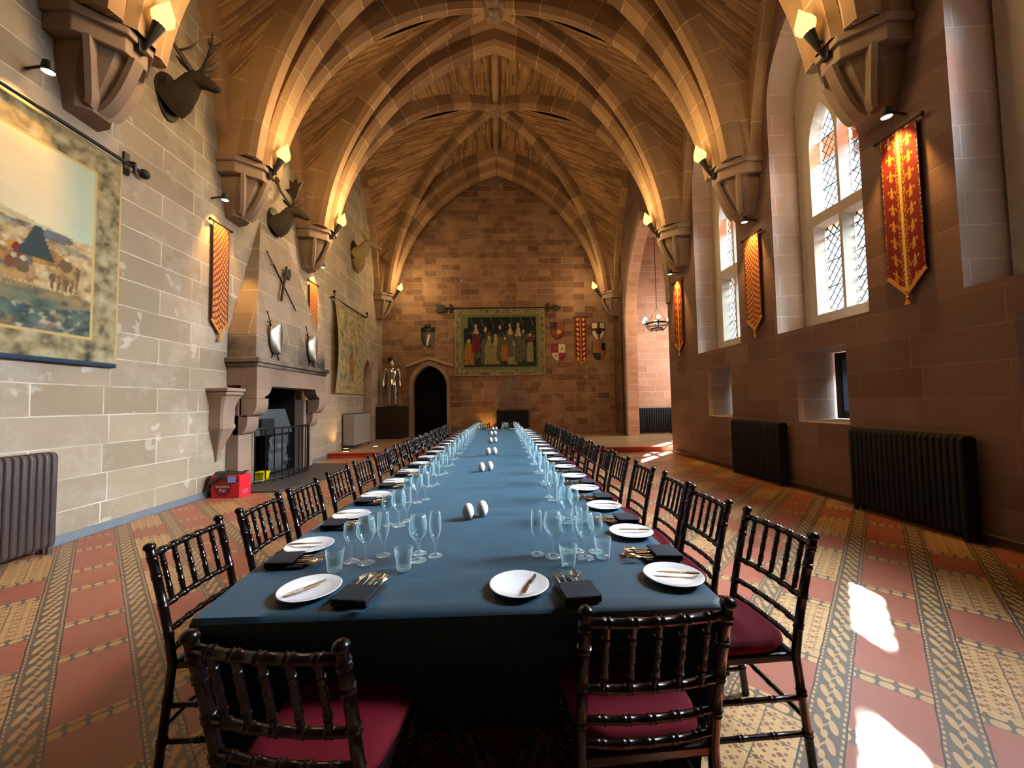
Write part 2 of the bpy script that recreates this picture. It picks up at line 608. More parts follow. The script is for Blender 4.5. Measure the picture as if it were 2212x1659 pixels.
def floor_mat():
    t = NT('encaustic_tiles')
    geo = t.n('ShaderNodeNewGeometry')
    sx = t.n('ShaderNodeSeparateXYZ')
    t.l(geo.outputs['Position'], sx.inputs[0])
    X, Y = E(t, sx.outputs[0]), E(t, sx.outputs[1])
    a = X.abs()
    wv = t.noise(geo.outputs['Position'], 9, 2)
    wob = (E(t, wv.outputs['Fac']) - 0.5) * 0.010
    p = (Y - a) * 0.70711 + wob
    q = (Y + a) * 0.70711 + wob
    PP, SW = 0.44, 0.15
    pc = p + 0.276
    pm = pc.mod(PP)                    # 0..PP, strip below SW
    ci = (pc / PP).floor().mod(2.0)    # column type
    strip = pm.lt(SW)
    QQ = 1.30
    qm = (q - 0.15).mod(QQ)
    tall = qm.lt(0.82)
    # narrow bands at both ends of each cell
    b1 = qm.lt(0.10)
    b2 = (qm - 0.82).abs().lt(0.05)
    band = b1.max(b2)
    # fine tile pattern: small diamonds inside each tile
    k = 2 * pi / 0.0725
    d1 = (p * (k * 0.5)).sin().abs() + (q * (k * 0.5)).sin().abs()
    d2 = (p * k).sin() * (q * k).sin()
    dia = d1.gt(0.62) * (1.0 - d2.abs().gt(0.80))
    grid = ((p + 0.276 - SW).mod(0.145).lt(0.005)).max(q.mod(0.145).lt(0.005))
    # leaf scrolls for the strips
    cen = pm - SW * 0.5
    w1 = q.mod(0.13) - 0.065
    w2 = (q + 0.065).mod(0.13) - 0.065
    sl = cen.gt(0.0) * 2.0 - 1.0
    u1 = (cen.abs() - 0.026 - w1 * sl * 0.25) / 0.015
    v1 = w1 / 0.046
    lobe = (u1 * u1 + v1 * v1).lt(1.0)
    u2, v2 = cen / 0.012, w2 / 0.026
    bud = (u2 * u2 + v2 * v2).lt(1.0)
    stem = (cen - (q * (2 * pi / 0.13)).sin() * 0.012).abs().lt(0.004)
    edge = (cen.abs() - 0.062).abs().lt(0.005)
    rope = edge * ((q * 160.0).sin().gt(-0.2))
    sl = lobe.max(bud).max(stem) * (cen.abs().lt(0.054))
    bl = ((q * 48.0).sin() * (p * 43.0).sin()).abs().gt(0.28)

    nz = t.noise(geo.outputs['Position'], 0.9, 5, 0.6)
    nf = t.noise(geo.outputs['Position'], 22, 3, 0.6)
    red = t.mix(nz.outputs['Fac'], (0.25, 0.075, 0.043), (0.38, 0.13, 0.075))
    gold = t.mix(nf.outputs['Fac'], (0.38, 0.22, 0.085), (0.56, 0.35, 0.155))
    dark = t.mix(nz.outputs['Fac'], (0.085, 0.064, 0.044), (0.16, 0.115, 0.075))
    panel = t.mix(dia, t.mix(0.45, red, dark), gold)
    panel = t.mix(grid, panel, dark)
    celltype = ci * tall
    cell = t.mix(celltype, red, panel)
    bandc = t.mix(bl, dark, gold)
    cell = t.mix(band, cell, bandc)
    stc = t.mix(sl.max(rope), dark, t.mix(0.12, gold, dark))
    col = t.mix(strip, cell, stc)
    seam = strip * ((cen.abs() - 0.073).abs().lt(0.004))
    col = t.mix(seam, col, (0.05, 0.035, 0.025))
    rr = E(t, nf.outputs['Fac']) * 0.22 + 0.26
    t.bsdf(col, rr, 0, 0.5, nf.outputs['Fac'], 0.06, 0.004)
    return t.m


M['floor'] = floor_mat()


def dais_mat():
    t = NT('dais_boards')
    uv = t.n('ShaderNodeUVMap').outputs[0]
    br = t.n('ShaderNodeTexBrick', offset=0.4)
    t.l(uv, br.inputs['Vector'])
    br.inputs['Color1'].default_value = (*lin('#a88f6e'), 1)
    br.inputs['Color2'].default_value = (*lin('#957a58'), 1)
    br.inputs['Mortar'].default_value = (*lin('#4a3524'), 1)
    br.inputs['Scale'].default_value = 1
    br.inputs['Brick Width'].default_value = 1.6
    br.inputs['Row Height'].default_value = 0.18
    br.inputs['Mortar Size'].default_value = 0.004
    t.bsdf(br.outputs['Color'], 0.3, 0, 0.5)
    return t.m


M['dais'] = dais_mat()


def add_soot(m):
    """smoke staining on the chimney hood just above the mantel shelf"""
    t = m.node_tree
    p = [n for n in t.nodes if n.type == 'BSDF_PRINCIPLED'][0]
    src = p.inputs['Base Color'].links[0].from_socket
    geo = t.nodes.new('ShaderNodeNewGeometry')
    sp = t.nodes.new('ShaderNodeSeparateXYZ')
    t.links.new(geo.outputs['Position'], sp.inputs[0])
    nz = t.nodes.new('ShaderNodeTexNoise')
    t.links.new(geo.outputs['Position'], nz.inputs['Vector'])
    nz.inputs['Scale'].default_value = 1.7
    nz.inputs['Detail'].default_value = 4
    mr = t.nodes.new('ShaderNodeMapRange')
    t.links.new(sp.outputs[2], mr.inputs[0])
    mr.inputs[1].default_value, mr.inputs[2].default_value = 2.2, 3.3
    mr.inputs[3].default_value, mr.inputs[4].default_value = 0.25, -0.25
    ad = t.nodes.new('ShaderNodeMath')
    t.links.new(mr.outputs[0], ad.inputs[0])
    t.links.new(nz.outputs['Fac'], ad.inputs[1])
    rp = t.nodes.new('ShaderNodeValToRGB')
    t.links.new(ad.outputs[0], rp.inputs[0])
    rp.color_ramp.elements[0].position, rp.color_ramp.elements[1].position = 0.5, 0.85
    mx = t.nodes.new('ShaderNodeMix')
    mx.data_type = 'RGBA'
    t.links.new(rp.outputs[0], mx.inputs[0])
    t.links.new(src, mx.inputs[6])
    mx.inputs[7].default_value = (0.035, 0.033, 0.03, 1)
    t.links.new(mx.outputs[2], p.inputs['Base Color'])


add_soot(M['hood'])
# ---------------------------------------------------------------- camera
XL, XR, YB, X0 = -4.87, 4.82, 16.2, -0.01
cam_d = bpy.data.cameras.new('camera')
cam = bpy.data.objects.new('camera', cam_d)
COL.objects.link(cam)
cam_d.sensor_fit = 'HORIZONTAL'
cam_d.sensor_width = 36
cam_d.lens = 36 * 840 / 2212
cam_d.clip_start = 0.02
yaw, pitch, roll = radians(1.751), radians(2.73), radians(-1.0)
fw = V(sin(yaw) * cos(pitch), cos(yaw) * cos(pitch), sin(pitch))
r0 = V(cos(yaw), -sin(yaw), 0)
u0 = r0.cross(fw)
rt = r0 * cos(roll) + u0 * sin(roll)
up = u0 * cos(roll) - r0 * sin(roll)
mw = Matrix((rt, up, -fw)).transposed().to_4x4()
mw.translation = V(0, 0, 1.47)
cam.matrix_world = mw
scene.camera = cam

TRIM = [0]


def trim(o):
    TRIM[0] += 1
    o.name = 'trim_%d' % TRIM[0]
    return struct(o)


# ---------------------------------------------------------------- boolean helper
def carve(o, cutters):
    for c in cutters:
        md = o.modifiers.new('cut', 'BOOLEAN')
        md.object = c
        md.operation = 'DIFFERENCE'
        md.solver = 'EXACT'
        md.material_mode = 'TRANSFER'
    dg = bpy.context.evaluated_depsgraph_get()
    me = bpy.data.meshes.new_from_object(o.evaluated_get(dg), depsgraph=dg)
    o.modifiers.clear()
    o.data = me
    for c in cutters:
        bpy.data.objects.remove(c, do_unlink=True)
    me.polygons.foreach_set('use_smooth', [False] * len(me.polygons))
    return o


def pointed(c, half, z0, zs, za, n=9):
    """outline (h, z) of a pointed opening centred on c"""
    r = za - zs
    k = (r * r - half * half) / (2 * half)
    Rr = half + k
    pts = [(c - half, z0), (c + half, z0)]
    th = math.acos(max(-1, min(1, k / Rr)))
    right = [(c - k + Rr * cos(th * i / n), zs + Rr * sin(th * i / n)) for i in range(n + 1)]
    pts += right
    pts += [(2 * c - x, z) for x, z in right[::-1][1:]]
    return pts


def loft_x(out0, x0, out1, x1, mat):
    n = len(out0)
    mb = MB()
    mb.add([(x0, y, z) for y, z in out0] + [(x1, y, z) for y, z in out1],
           [tuple(range(n)), tuple(range(n, 2 * n))[::-1]] + [(i, n + i, n + (i + 1) % n, (i + 1) % n) for i in range(n)])
    return mb.build('cutter', mat, smooth=0)


# ---------------------------------------------------------------- floor, dais, ceiling shell
mb = MB()
mb.box(XL - 0.8, XR + 3.6, -5.4, 16.9, -0.2, 0)
fl = struct(mb.build('floor', M['floor'], smooth=0))
mb = MB()
mb.box(XL + 0.002, 7.58, 11.12, 16.68, 0.002, 0.14)
dais = struct(mb.build('floor_dais', M['dais'], smooth=0))
mb = MB()
mb.box(XL + 0.08, 4.6, 11.06, 11.118, 0.112, 0.148)
mb.box(XL + 0.08, 4.6, 11.09, 11.118, 0.002, 0.112)
trim(mb.build('trim', M['red_edge'], smooth=0, bevel=0.006))
mb = MB()
mb.box(XL - 0.8, XR + 3.6, -5.4, 17, 12.3, 12.6)
struct(mb.build('ceiling_roof', M['dark_wood'], smooth=0))
mb = MB()
mb.box(XL, XR, -5.1, 1.95, 10.4, 10.6)
struct(mb.build('ceiling', M['web'], smooth=0))

# ---------------------------------------------------------------- left wall
wl = MB().box(XL - 0.75, XL, -5.2, 16.8, -0.1, 12.3).build('wall_left', M['wall_left'], smooth=0)
cuts = [loft_x(pointed(14.45, 0.5, 0.14, 2.35, 3.15), XL + 0.1, pointed(14.45, 0.5, 0.14, 2.35, 3.15), XL - 0.6, M['reveal'])]
cuts.append(MB().box(XL - 0.62, XL + 0.1, 7.52, 9.36, 0.004, 1.9).build('cutter', M['soot'], smooth=0))
struct(carve(wl, cuts))
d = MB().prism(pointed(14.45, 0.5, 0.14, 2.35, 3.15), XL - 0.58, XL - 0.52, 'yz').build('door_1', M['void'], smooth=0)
struct(d)
# ---------------------------------------------------------------- back wall
wb = MB().box(XL - 0.7, 8.2, YB, YB + 0.6, -0.1, 12.3).build('wall_back', M['wall_back'], smooth=0)
dp = pointed(-2.92, 0.70, 0.14, 2.2, 3.06)
c = MB().prism(dp, YB - 0.1, YB + 0.45).build('cutter', M['dressed'], smooth=0)
struct(carve(wb, [c]))
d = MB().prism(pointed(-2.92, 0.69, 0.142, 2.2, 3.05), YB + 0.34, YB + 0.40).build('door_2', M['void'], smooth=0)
struct(d)
# dressed surround and hood mould of the back doorway
mb = MB()
pin = pointed(-2.92, 0.70, 0.14, 2.2, 3.06, 10)[2:]
pou = pointed(-2.92, 0.86, 0.14, 2.2, 3.28, 10)[2:]
n = len(pin)
for i in range(n - 1):
    q = [pin[i], pou[i], pou[i + 1], pin[i + 1]]
    mb.prism(q, YB - 0.06, YB)
mb.box(-2.22, -2.06, YB - 0.06, YB, 0.14, 2.2)
mb.box(-3.78, -3.62, YB - 0.06, YB, 0.14, 2.2)
trim(mb.build('trim', M['dressed'], smooth=0, bevel=0.012))
mb = MB()
for s in (-1, 1):
    mb.hexa([(-2.92, YB - 0.14, 3.30), (-2.92 + s * 0.98, YB - 0.14, 2.98), (-2.92 + s * 0.98, YB, 2.98), (-2.92, YB, 3.30)],
            [(-2.92, YB - 0.10, 3.44), (-2.92 + s * 0.98, YB - 0.10, 3.10), (-2.92 + s * 0.98, YB, 3.10), (-2.92, YB, 3.44)])
trim(mb.build('trim', M['dressed'], smooth=0, bevel=0.01))
# rear wall behind the viewpoint
struct(MB().box(XL - 0.7, XR + 0.9, -5.7, -5.1, -0.1, 12.3).build('wall_front', M['wall_left'], smooth=0))

# ---------------------------------------------------------------- right wall with window recesses
WIN = [8.42, 5.71, 3.0]
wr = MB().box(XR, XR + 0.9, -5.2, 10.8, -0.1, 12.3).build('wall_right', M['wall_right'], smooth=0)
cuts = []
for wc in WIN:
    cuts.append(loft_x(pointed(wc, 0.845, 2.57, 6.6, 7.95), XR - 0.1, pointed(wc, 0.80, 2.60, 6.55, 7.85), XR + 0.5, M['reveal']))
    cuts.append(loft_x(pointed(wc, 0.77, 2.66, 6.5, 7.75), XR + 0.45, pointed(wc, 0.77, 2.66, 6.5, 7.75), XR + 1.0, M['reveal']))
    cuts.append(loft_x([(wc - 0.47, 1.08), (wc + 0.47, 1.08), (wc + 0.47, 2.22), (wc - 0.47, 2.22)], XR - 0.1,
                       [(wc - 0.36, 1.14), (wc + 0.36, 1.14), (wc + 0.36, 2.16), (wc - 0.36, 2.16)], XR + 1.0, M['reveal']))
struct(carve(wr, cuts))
wf = MB().box(XR, XR + 0.42, 10.8, 16.2, -0.1, 12.3).build('wall_right_far', M['wall_right'], smooth=0)
op = pointed(12.72, 1.86, 0.0, 4.2, 7.6, 14)
struct(carve(wf, [loft_x([(a + 0.0, b) for a, b in op], XR - 0.1, op, XR + 0.5, M['wall_alcove'])]))
# moulded edge of the alcove arch
mb = MB()
o1 = pointed(12.72, 1.86, 0.14, 4.2, 7.6, 14)[2:]
o2 = pointed(12.72, 2.10, 0.14, 4.2, 7.9, 14)[2:]
for i in range(len(o1) - 1):
    mb.prism([o1[i], o2[i], o2[i + 1], o1[i + 1]], XR - 0.05, XR, 'yz')
mb.prism([(14.58, 0.14), (14.82, 0.14), (14.82, 4.2), (14.58, 4.2)], XR - 0.05, XR, 'yz')
trim(mb.build('trim', M['dressed'], smooth=0, bevel=0.015))
# alcove shell
struct(MB().box(XR + 0.42, 8.2, 15.6, 16.0, -0.1, 9).build('wall_alcove_back', M['wall_alcove'], smooth=0))
wa = MB().box(7.6, 8.2, 10.4, 16.0, -0.1, 9).build('wall_alcove_side', M['wall_alcove'], smooth=0)
struct(carve(wa, [loft_x(pointed(14.28, 1.25, 1.2, 4.6, 6.2), 7.5, pointed(14.28, 1.25, 1.2, 4.6, 6.2), 8.3, M['reveal'])]))
struct(MB().box(XR + 0.9, 8.2, 10.4, 10.8, -0.1, 9).build('wall_alcove_front', M['wall_alcove'], smooth=0))
struct(MB().box(XR + 0.42, 8.2, 10.4, 16.0, 8.2, 8.5).build('ceiling_alcove', M['wall_alcove'], smooth=0))
mb = MB()
mb.tube([(4.79, 14.92, 0.16), (4.79, 14.92, 8)], 0.014, 6)
mb.tube([(4.79, 15.02, 0.16), (4.79, 15.02, 8)], 0.014, 6)
tag(mb.build('heating_pipe', M['pipe']), 'pair of thin brown pipes running up the pier beside the alcove arch', 'pipe')

# unseen slabs added to block the low sun except at one middle-window light
mb = MB()
mb.prism([(6.7, 2.0), (10.2, 5.0), (10.2, 11.11), (6.7, 7.11)], 8.3, 8.5, 'xy')
mb.prism([(6.7, 7.65), (10.2, 11.65), (10.2, 15.6), (6.7, 12.6)], 8.3, 8.5, 'xy')
struct(mb.build('sun_blocker_slabs', M['wall_right'], smooth=0))

# ---------------------------------------------------------------- windows
def lancet_plate():
    """pale stone frame with two lights, transom and a small quatrefoil; centred on y=0"""
    pl = MB().prism(pointed(0, 0.775, 2.655, 6.5, 7.76), 5.28, 5.50, 'yz').build('window_frame', M['window_stone'], smooth=0)
    cs = []
    for s in (-1, 1):
        y = s * 0.27
        for (z0, zs, za, pt) in ((2.86, 0, 4.28, False), (4.52, 5.62, 6.28, True)):
            def outl(h, e):
                if pt:
                    return pointed(y, h, z0 - e, zs, za + e)
                return [(y - h, z0 - e), (y + h, z0 - e), (y + h, za + e), (y - h, za + e)]
            cs.append(loft_x(outl(0.262, 0.05), 5.2, outl(0.215, 0.0), 5.44, M['window_stone']))
            cs.append(loft_x(outl(0.213, -0.001), 5.40, outl(0.213, -0.001), 5.6, M['window_stone']))
    for (a, b) in ((0.15, 0), (-0.15, 0), (0, 0.15), (0, -0.15)):
        ci = [(a + 0.13 * cos(t * pi / 5), 6.92 + b + 0.13 * sin(t * pi / 5)) for t in range(10)]
        cs.append(loft_x(ci, 5.2, ci, 5.6, M['window_stone']))
    return carve(pl, cs)


plate0 = lancet_plate()
plate_mesh = plate0.data
bpy.data.objects.remove(plate0)


def lattice(y, z0, z1, h, pt):
    mb = MB()
    sp = 0.125
    hz = 0.165

    def lim(z):
        if not pt or z < 5.62:
            return h
        k = (0.66 ** 2 - h * h) / (2 * h)
        Rr = h + k
        q = Rr * Rr - (z - 5.62) ** 2
        return max(0.0, sqrt(max(0, q)) - k)
    N = 60
    for sgn in (-1, 1):
        kk = -8
        while kk < 20:
            seg = []
            for i in range(N + 1):
                z = z0 + (z1 - z0) * i / N
                yy = sgn * ((z - z0) * sp / hz - kk * sp * 1.0)
                if abs(yy) <= lim(z) + 0.004:
                    seg.append((5.47, y + yy, z))
            if len(seg) > 1:
                mb.tube([seg[0], seg[-1]], 0.008, 5, False)
            kk += 1
    for z in [z0 + i * 0.42 for i in range(1, 5)]:
        if z < z1 - 0.1:
            mb.tube([(5.465, y - lim(z), z), (5.465, y + lim(z), z)], 0.009, 5, False)
    return mb


def pane(y, z0, zs, z1, h, pt):
    o = pointed(y, h, z0, zs, z1) if pt else [(y - h, z0), (y + h, z0), (y + h, z1), (y - h, z1)]
    return MB().add([(5.485, a, b) for a, b in o], [tuple(range(len(o)))])


WMESH = {}
for k, wc in enumerate(WIN):
    w = bpy.data.objects.new('window_%d' % (k + 1), plate_mesh)
    wled = MB().box(5.502, 5.70, -0.76, 0.76, 4.29, 4.50).build('added_sun_ledge', M['window_stone'], w, smooth=0)  # unseen ledge added outside to cut the sun patch shorter
    COL.objects.link(w)
    w.location = (0, wc, 0)
    struct(w)
    if k == 0:
        parts = []
        for s in (-1, 1):
            y = s * 0.27
            parts.append(('pane', pane(y, 2.86, 0, 4.28, 0.213, False).build('pane', M['pane'], w, smooth=0)))
            parts.append(('pane', pane(y, 4.52, 5.62, 6.28, 0.213, True).build('pane', M['pane'], w, smooth=0)))
            parts.append(('lead_lattice', lattice(y, 2.86, 4.28, 0.213, False).build('lead_lattice', M['lead'], w)))
            parts.append(('lead_lattice', lattice(y, 4.52, 6.28, 0.213, True).build('lead_lattice', M['lead'], w)))
            rp = MB().add([(5.478, y - 0.2, 5.42), (5.478, y + 0.2, 5.42), (5.478, y + 0.2, 5.78), (5.478, y - 0.2, 5.78)], [(0, 1, 2, 3)])
            parts.append(('red_pane', rp.build('red_pane', M['red_pane'], w, smooth=0)))
        qp = MB().add([(5.485, a, b) for a, b in [(0.3 * cos(t * pi / 6), 6.92 + 0.3 * sin(t * pi / 6)) for t in range(12)]], [tuple(range(12))])
        parts.append(('pane', qp.build('pane', M['pane'], w, smooth=0)))
    else:
        for nm, p in parts:
            c = p.copy()
            COL.objects.link(c)
            c.parent = w

# low windows: deep recess closed by a dark frame with a grey leaf
for k, wc in enumerate(WIN[:4]):
    mb = MB()
    x0, x1 = XR + 0.56, XR + 0.61
    mb.box(x0, x1, wc - 0.365, wc - 0.26, 1.13, 2.17)
    mb.box(x0, x1, wc + 0.26, wc + 0.365, 1.13, 2.17)
    mb.box(x0, x1, wc - 0.26, wc + 0.26, 1.13, 1.24)
    mb.box(x0, x1, wc - 0.26, wc + 0.26, 2.06, 2.17)
    w = struct(mb.build('window_%d' % (6 + k), M['dark_wood'], smooth=0, bevel=0.006))
    MB().box(x0 + 0.02, x0 + 0.035, wc - 0.262, wc + 0.262, 1.235, 2.065).build('pane', M['frosted'], w, smooth=0)

# alcove window
mb = MB()
fr = pointed(14.28, 1.25, 1.2, 4.6, 6.2, 12)
for yy in (13.06, 13.86, 14.70, 15.50):
    mb.box(7.78, 7.90, yy - 0.05, yy + 0.05, 1.2, 4.62 if yy in (13.06, 15.50) else 5.9)
for zz in (1.23, 3.2, 4.6):
    mb.box(7.78, 7.90, 13.03, 15.53, zz - 0.05, zz + 0.05)
w = struct(mb.build('window_11', M['window_stone'], smooth=0))
MB().add([(7.84, a, b) for a, b in fr], [tuple(range(len(fr)))]).build('pane', M['pane'], w, smooth=0)

# ---------------------------------------------------------------- skirtings
mb = MB()
for (a, b) in ((-5.1, 7.05), (10.1, 11.05)):
    mb.box(XL, XL + 0.03, a, b, 0.001, 0.10)
o = mb.build('baseboard_left', M['skirting'], smooth=0, bevel=0.006)
struct(o)
mb = MB()
mb.box(XR - 0.03, XR, -5.1, 10.78, 0.001, 0.07)
mb.tube([(XR - 0.07, -5, 0.10), (XR - 0.07, 10.6, 0.10)], 0.018, 8)
struct(mb.build('baseboard_right', M['pipe'], smooth=40))

# ---------------------------------------------------------------- vault
ZS = 5.1
ARCH = {1.93: (4.18, 5.52), 4.56: (4.18, 5.52), 7.15: (4.18, 5.52), 9.8: (4.18, 5.65), 15.6: (4.2, 5.79)}
AY = sorted(ARCH)


def arc_half(a, r, rho, n, zstart):
    """left half of a pointed arch: list of (dx from centre, z, (nx, nz)) from springing to apex"""
    k = (r * r - a * a) / (2 * a)
    Rr = a + k + rho
    th1 = pi - math.asin(min(1, max(0, (zstart - ZS) / Rr)))
    th2 = pi - math.acos(max(-1, min(1, k / Rr)))
    out = []
    for i in range(n + 1):
        th = th1 + (th2 - th1) * i / n
        out.append((k + Rr * cos(th), ZS + Rr * sin(th), (cos(th), sin(th))))
    return out


SEC = [(-0.12, 0), (0.12, 0), (0.20, 0.09), (0.20, 0.36), (0.34, 0.37), (0.42, 0.46), (0.42, 0.98), (-0.42, 0.98), (-0.42, 0.46), (-0.34, 0.37), (-0.20, 0.36), (-0.20, 0.09)]
for ya in AY[1:]:
    a, r = ARCH[ya]
    mb = MB()
    for s in (-1, 1):
        cols = [arc_half(a, r, ro, 36, 5.86) for (yy, ro) in SEC]
        per = [0]
        for i in range(len(SEC)):
            p, q = SEC[i], SEC[(i + 1) % len(SEC)]
            per.append(per[-1] + sqrt((p[0] - q[0]) ** 2 + (p[1] - q[1]) ** 2))
        vs, fs, us = [], [], []
        n = len(SEC)
        for i in range(37):
            for k in range(n):
                dx, z, nn = cols[k][i]
                vs.append((X0 + (dx if s < 0 else -dx), ya + SEC[k][0], z))
        L = i = 0
        ln = [0]
        for i in range(1, 37):
            ln.append(ln[-1] + (V(*vs[i * n]) - V(*vs[(i - 1) * n])).length)
        for i in range(36):
            for k in range(n):
                k2 = (k + 1) % n
                fs.append((i * n + k, i * n + k2, (i + 1) * n + k2, (i + 1) * n + k))
                us.append([(ln[i], per[k]), (ln[i], per[k + 1]), (ln[i + 1], per[k + 1]), (ln[i + 1], per[k])])
        mb.add(vs, fs, us)
    trim(mb.build('trim', M['rib'], smooth=25))

RIB = [(-0.07, 0), (0.07, 0), (0.14, 0.10), (0.14, 0.80), (-0.14, 0.80), (-0.14, 0.10)]
BOSS = {(1.93, 4.56): (10.4, 8.9), (4.56, 7.15): (10.4, 8.9), (7.15, 9.8): (10.4, 8.9), (9.8, 15.6): (11.3, 10.4)}
web = MB()
NT_, NU_ = 30, 5
for (y0, y1), (zb, zw) in BOSS.items():
    ym = (y0 + y1) / 2
    wide = y1 - y0 > 4
    rho = 0.86 if wide else 0.62
    ribs = MB()
    wrib = MB()
    for s in (-1, 1):
        wx = XL + 0.10 if s < 0 else XR - 0.10
        for yc, sg in ((y0, 1), (y1, -1)):
            # diagonal rib
            cx, cy = X0 + s * 4.25, yc + sg * 0.30
            d = sqrt((X0 - cx) ** 2 + (ym - cy) ** 2)
            dirv = V(X0 - cx, ym - cy, 0).normalized()
            h = arc_half(d, zb - ZS, 0, NT_, 5.86)
            pts = [V(X0, ym, 0) + dirv * dx + V(0, 0, z) for dx, z, nn in h]
            ups = [dirv * nn[0] + V(0, 0, nn[1]) for dx, z, nn in h]
            ribs.sweep(pts, RIB, V(-dirv.y, dirv.x, 0), ups)
            dw = [p + u * 0.34 for p, u in zip(pts, ups)]
            # transverse curve along the arch
            a, r = ARCH[yc]
            ha = arc_half(a, r, rho, NT_, 5.86)
            aw = [V(X0 + (dx if s < 0 else -dx), yc + sg * 0.41, z) for dx, z, nn in ha]
            rows = [[aw[i].lerp(dw[i], j / NU_) for j in range(NU_ + 1)] for i in range(NT_ + 1)]
            web.grid(rows)
            # wall rib, half
            hw = arc_half(abs(ym - yc) - 0.36, zw - ZS, 0, NT_, 5.86)
            ww = [V(wx, ym + (dx if sg > 0 else -dx), z) for dx, z, nn in hw]
            wu = [V(0, (nn[0] if sg > 0 else -nn[0]), nn[1]) for dx, z, nn in hw]
            wrib.sweep(ww, [(-0.10, 0), (0.10, 0), (0.10, 0.30), (-0.10, 0.30)], (1, 0, 0), wu)
            wo = [p + u * 0.2 for p, u in zip(ww, wu)]
            rows = [[wo[i].lerp(dw[i], j / NU_) for j in range(NU_ + 1)] for i in range(NT_ + 1)]
            web.grid(rows)
    trim(ribs.build('trim', M['rib'], smooth=25))
    trim(wrib.build('trim', M['rib'], smooth=25))
    # ridge rib and boss
    rr = MB()
    a0, r_0 = ARCH[y0]
    a1, r_1 = ARCH[y1]
    z0r, z1r = ZS + r_0 + rho * 0.62, ZS + r_1 + rho * 0.62
    rr.sweep([(X0, y0 + 0.35, z0r), (X0, ym, zb + 0.12), (X0, y1 - 0.35, z1r)], [(-0.06, 0), (0.06, 0), (0.11, 0.08), (0.11, 0.5), (-0.11, 0.5), (-0.11, 0.08)], (1, 0, 0), (0, 0, 1))
    trim(rr.build('trim', M['rib'], smooth=25))
    bs = MB()
    bs.ball((X0, ym, zb + 0.08), (0.27, 0.27, 0.2), 16, 10)
    for i in range(9):
        an = i * 2 * pi / 9
        bs.ball((X0 + 0.22 * cos(an), ym + 0.22 * sin(an), zb + 0.03), (0.10, 0.10, 0.10), 8, 6)
    for i in range(5):
        an = i * 2 * pi / 5 + 0.3
        bs.ball((X0 + 0.10 * cos(an), ym + 0.10 * sin(an), zb - 0.09), (0.08, 0.08, 0.07), 8, 6)
    trim(bs.build('trim', M['dressed'], smooth=60))
struct(web.build('ceiling_vault', M['web'], smooth=60, recalc=False))


# ---------------------------------------------------------------- corbels
def corbel(yc, side):
    s = -1 if side == 'L' else 1
    wx = XL if s < 0 else XR
    P = lambda d, y: (wx - s * d, yc + y)   # d = projection from the wall
    zt, zb = 5.87, 5.58
    pl = [P(0, -0.42), P(0.30, -0.42), P(0.62, -0.14), P(0.62, 0.14), P(0.30, 0.42), P(0, 0.42)]
    mb = MB().prism(pl, zb, zt, 'xy')
    pl2 = [P(0, -0.46), P(0.33, -0.46), P(0.67, -0.16), P(0.67, 0.16), P(0.33, 0.46), P(0, 0.46)]
    mb.prism(pl2, zt - 0.10, zt, 'xy')
    ab = trim(mb.build('trim', M['dressed'], smooth=0, bevel=0.012))
    body = MB()
    prof = [(0.52, 0.30, 5.58), (0.46, 0.30, 5.40), (0.36, 0.26, 5.2), (0.28, 0.22, 5.05), (0.24, 0.20, 4.9), (0.0, 0.19, 4.86)]
    rows = []
    for (d, w, z) in prof:
        rows.append([V(*P(0, -w), z), V(*P(d * 0.55, -w), z), V(*P(d, -w * 0.5), z), V(*P(d, w * 0.5), z), V(*P(d * 0.55, w), z), V(*P(0, w), z)])
    body.grid(rows, uv=False)
    body.build('body', M['dressed'], ab, smooth=30)
    # three curved leaves that rise from the body to the abacus corners
    for (dy, dd) in ((-0.30, 0.36), (0.0, 0.60), (0.30, 0.36)):
        t = MB()
        pts, rad = [], []
        for i in range(9):
            f = i / 8
            d = (0.20 + (dd - 0.20) * (f ** 0.75)) + 0.02
            y = dy * (0.35 + 0.65 * f)
            z = 4.95 + (5.59 - 4.95) * (f ** 1.35)
            pts.append(V(*P(d, y), z))
            rad.append(0.03 + 0.055 * f)
        B = V(-dy * s * 0.9, 0, 0) + V(0, 1, 0)
        sec = [(-0.075, -0.02), (0.075, -0.02), (0.06, 0.035), (-0.06, 0.035)]
        t.sweep(pts, sec, B, (-s, 0, -0.5))
        t.build('leaf', M['dressed'], ab, smooth=30)
    return ab


for yc in (4.56, 7.15, 9.8, 15.55):
    corbel(yc, 'L')
    corbel(yc, 'R')
# ---------------------------------------------------------------- fireplace
fp = thing('fireplace', 'large stone fireplace with a tall tapering hood on the left wall', 'fireplace', (XL, 8.43, 0))


def lb(mb, d0, d1, y0, y1, z0, z1):
    return mb.box(d0, d1, y0 - 8.43, y1 - 8.43, z0, z1)


mb = MB()
g = 0.001
mb.hexa([(0.51, -1.36, 2.36), (0.51, 1.37, 2.36), (g, 1.37, 2.36), (g, -1.36, 2.36)], [(0.51, -1.36, 2.78), (0.51, 1.37, 2.78), (g, 1.37, 2.78), (g, -1.36, 2.78)])
mb.hexa([(0.51, -1.36, 2.78), (0.51, 1.37, 2.78), (g, 1.37, 2.78), (g, -1.36, 2.78)], [(0.02, -0.48, 5.25), (0.02, 0.50, 5.25), (g, 0.50, 5.25), (g, -0.48, 5.25)])
mb.build('hood', M['hood'], fp, smooth=0, bevel=0.008)
mb = MB()
lb(mb, g, 0.60, 6.99, 9.88, 2.27, 2.36)
lb(mb, g, 0.56, 7.03, 9.84, 2.20, 2.27)
mb.build('mantel_shelf', M['hood'], fp, smooth=0, bevel=0.02)
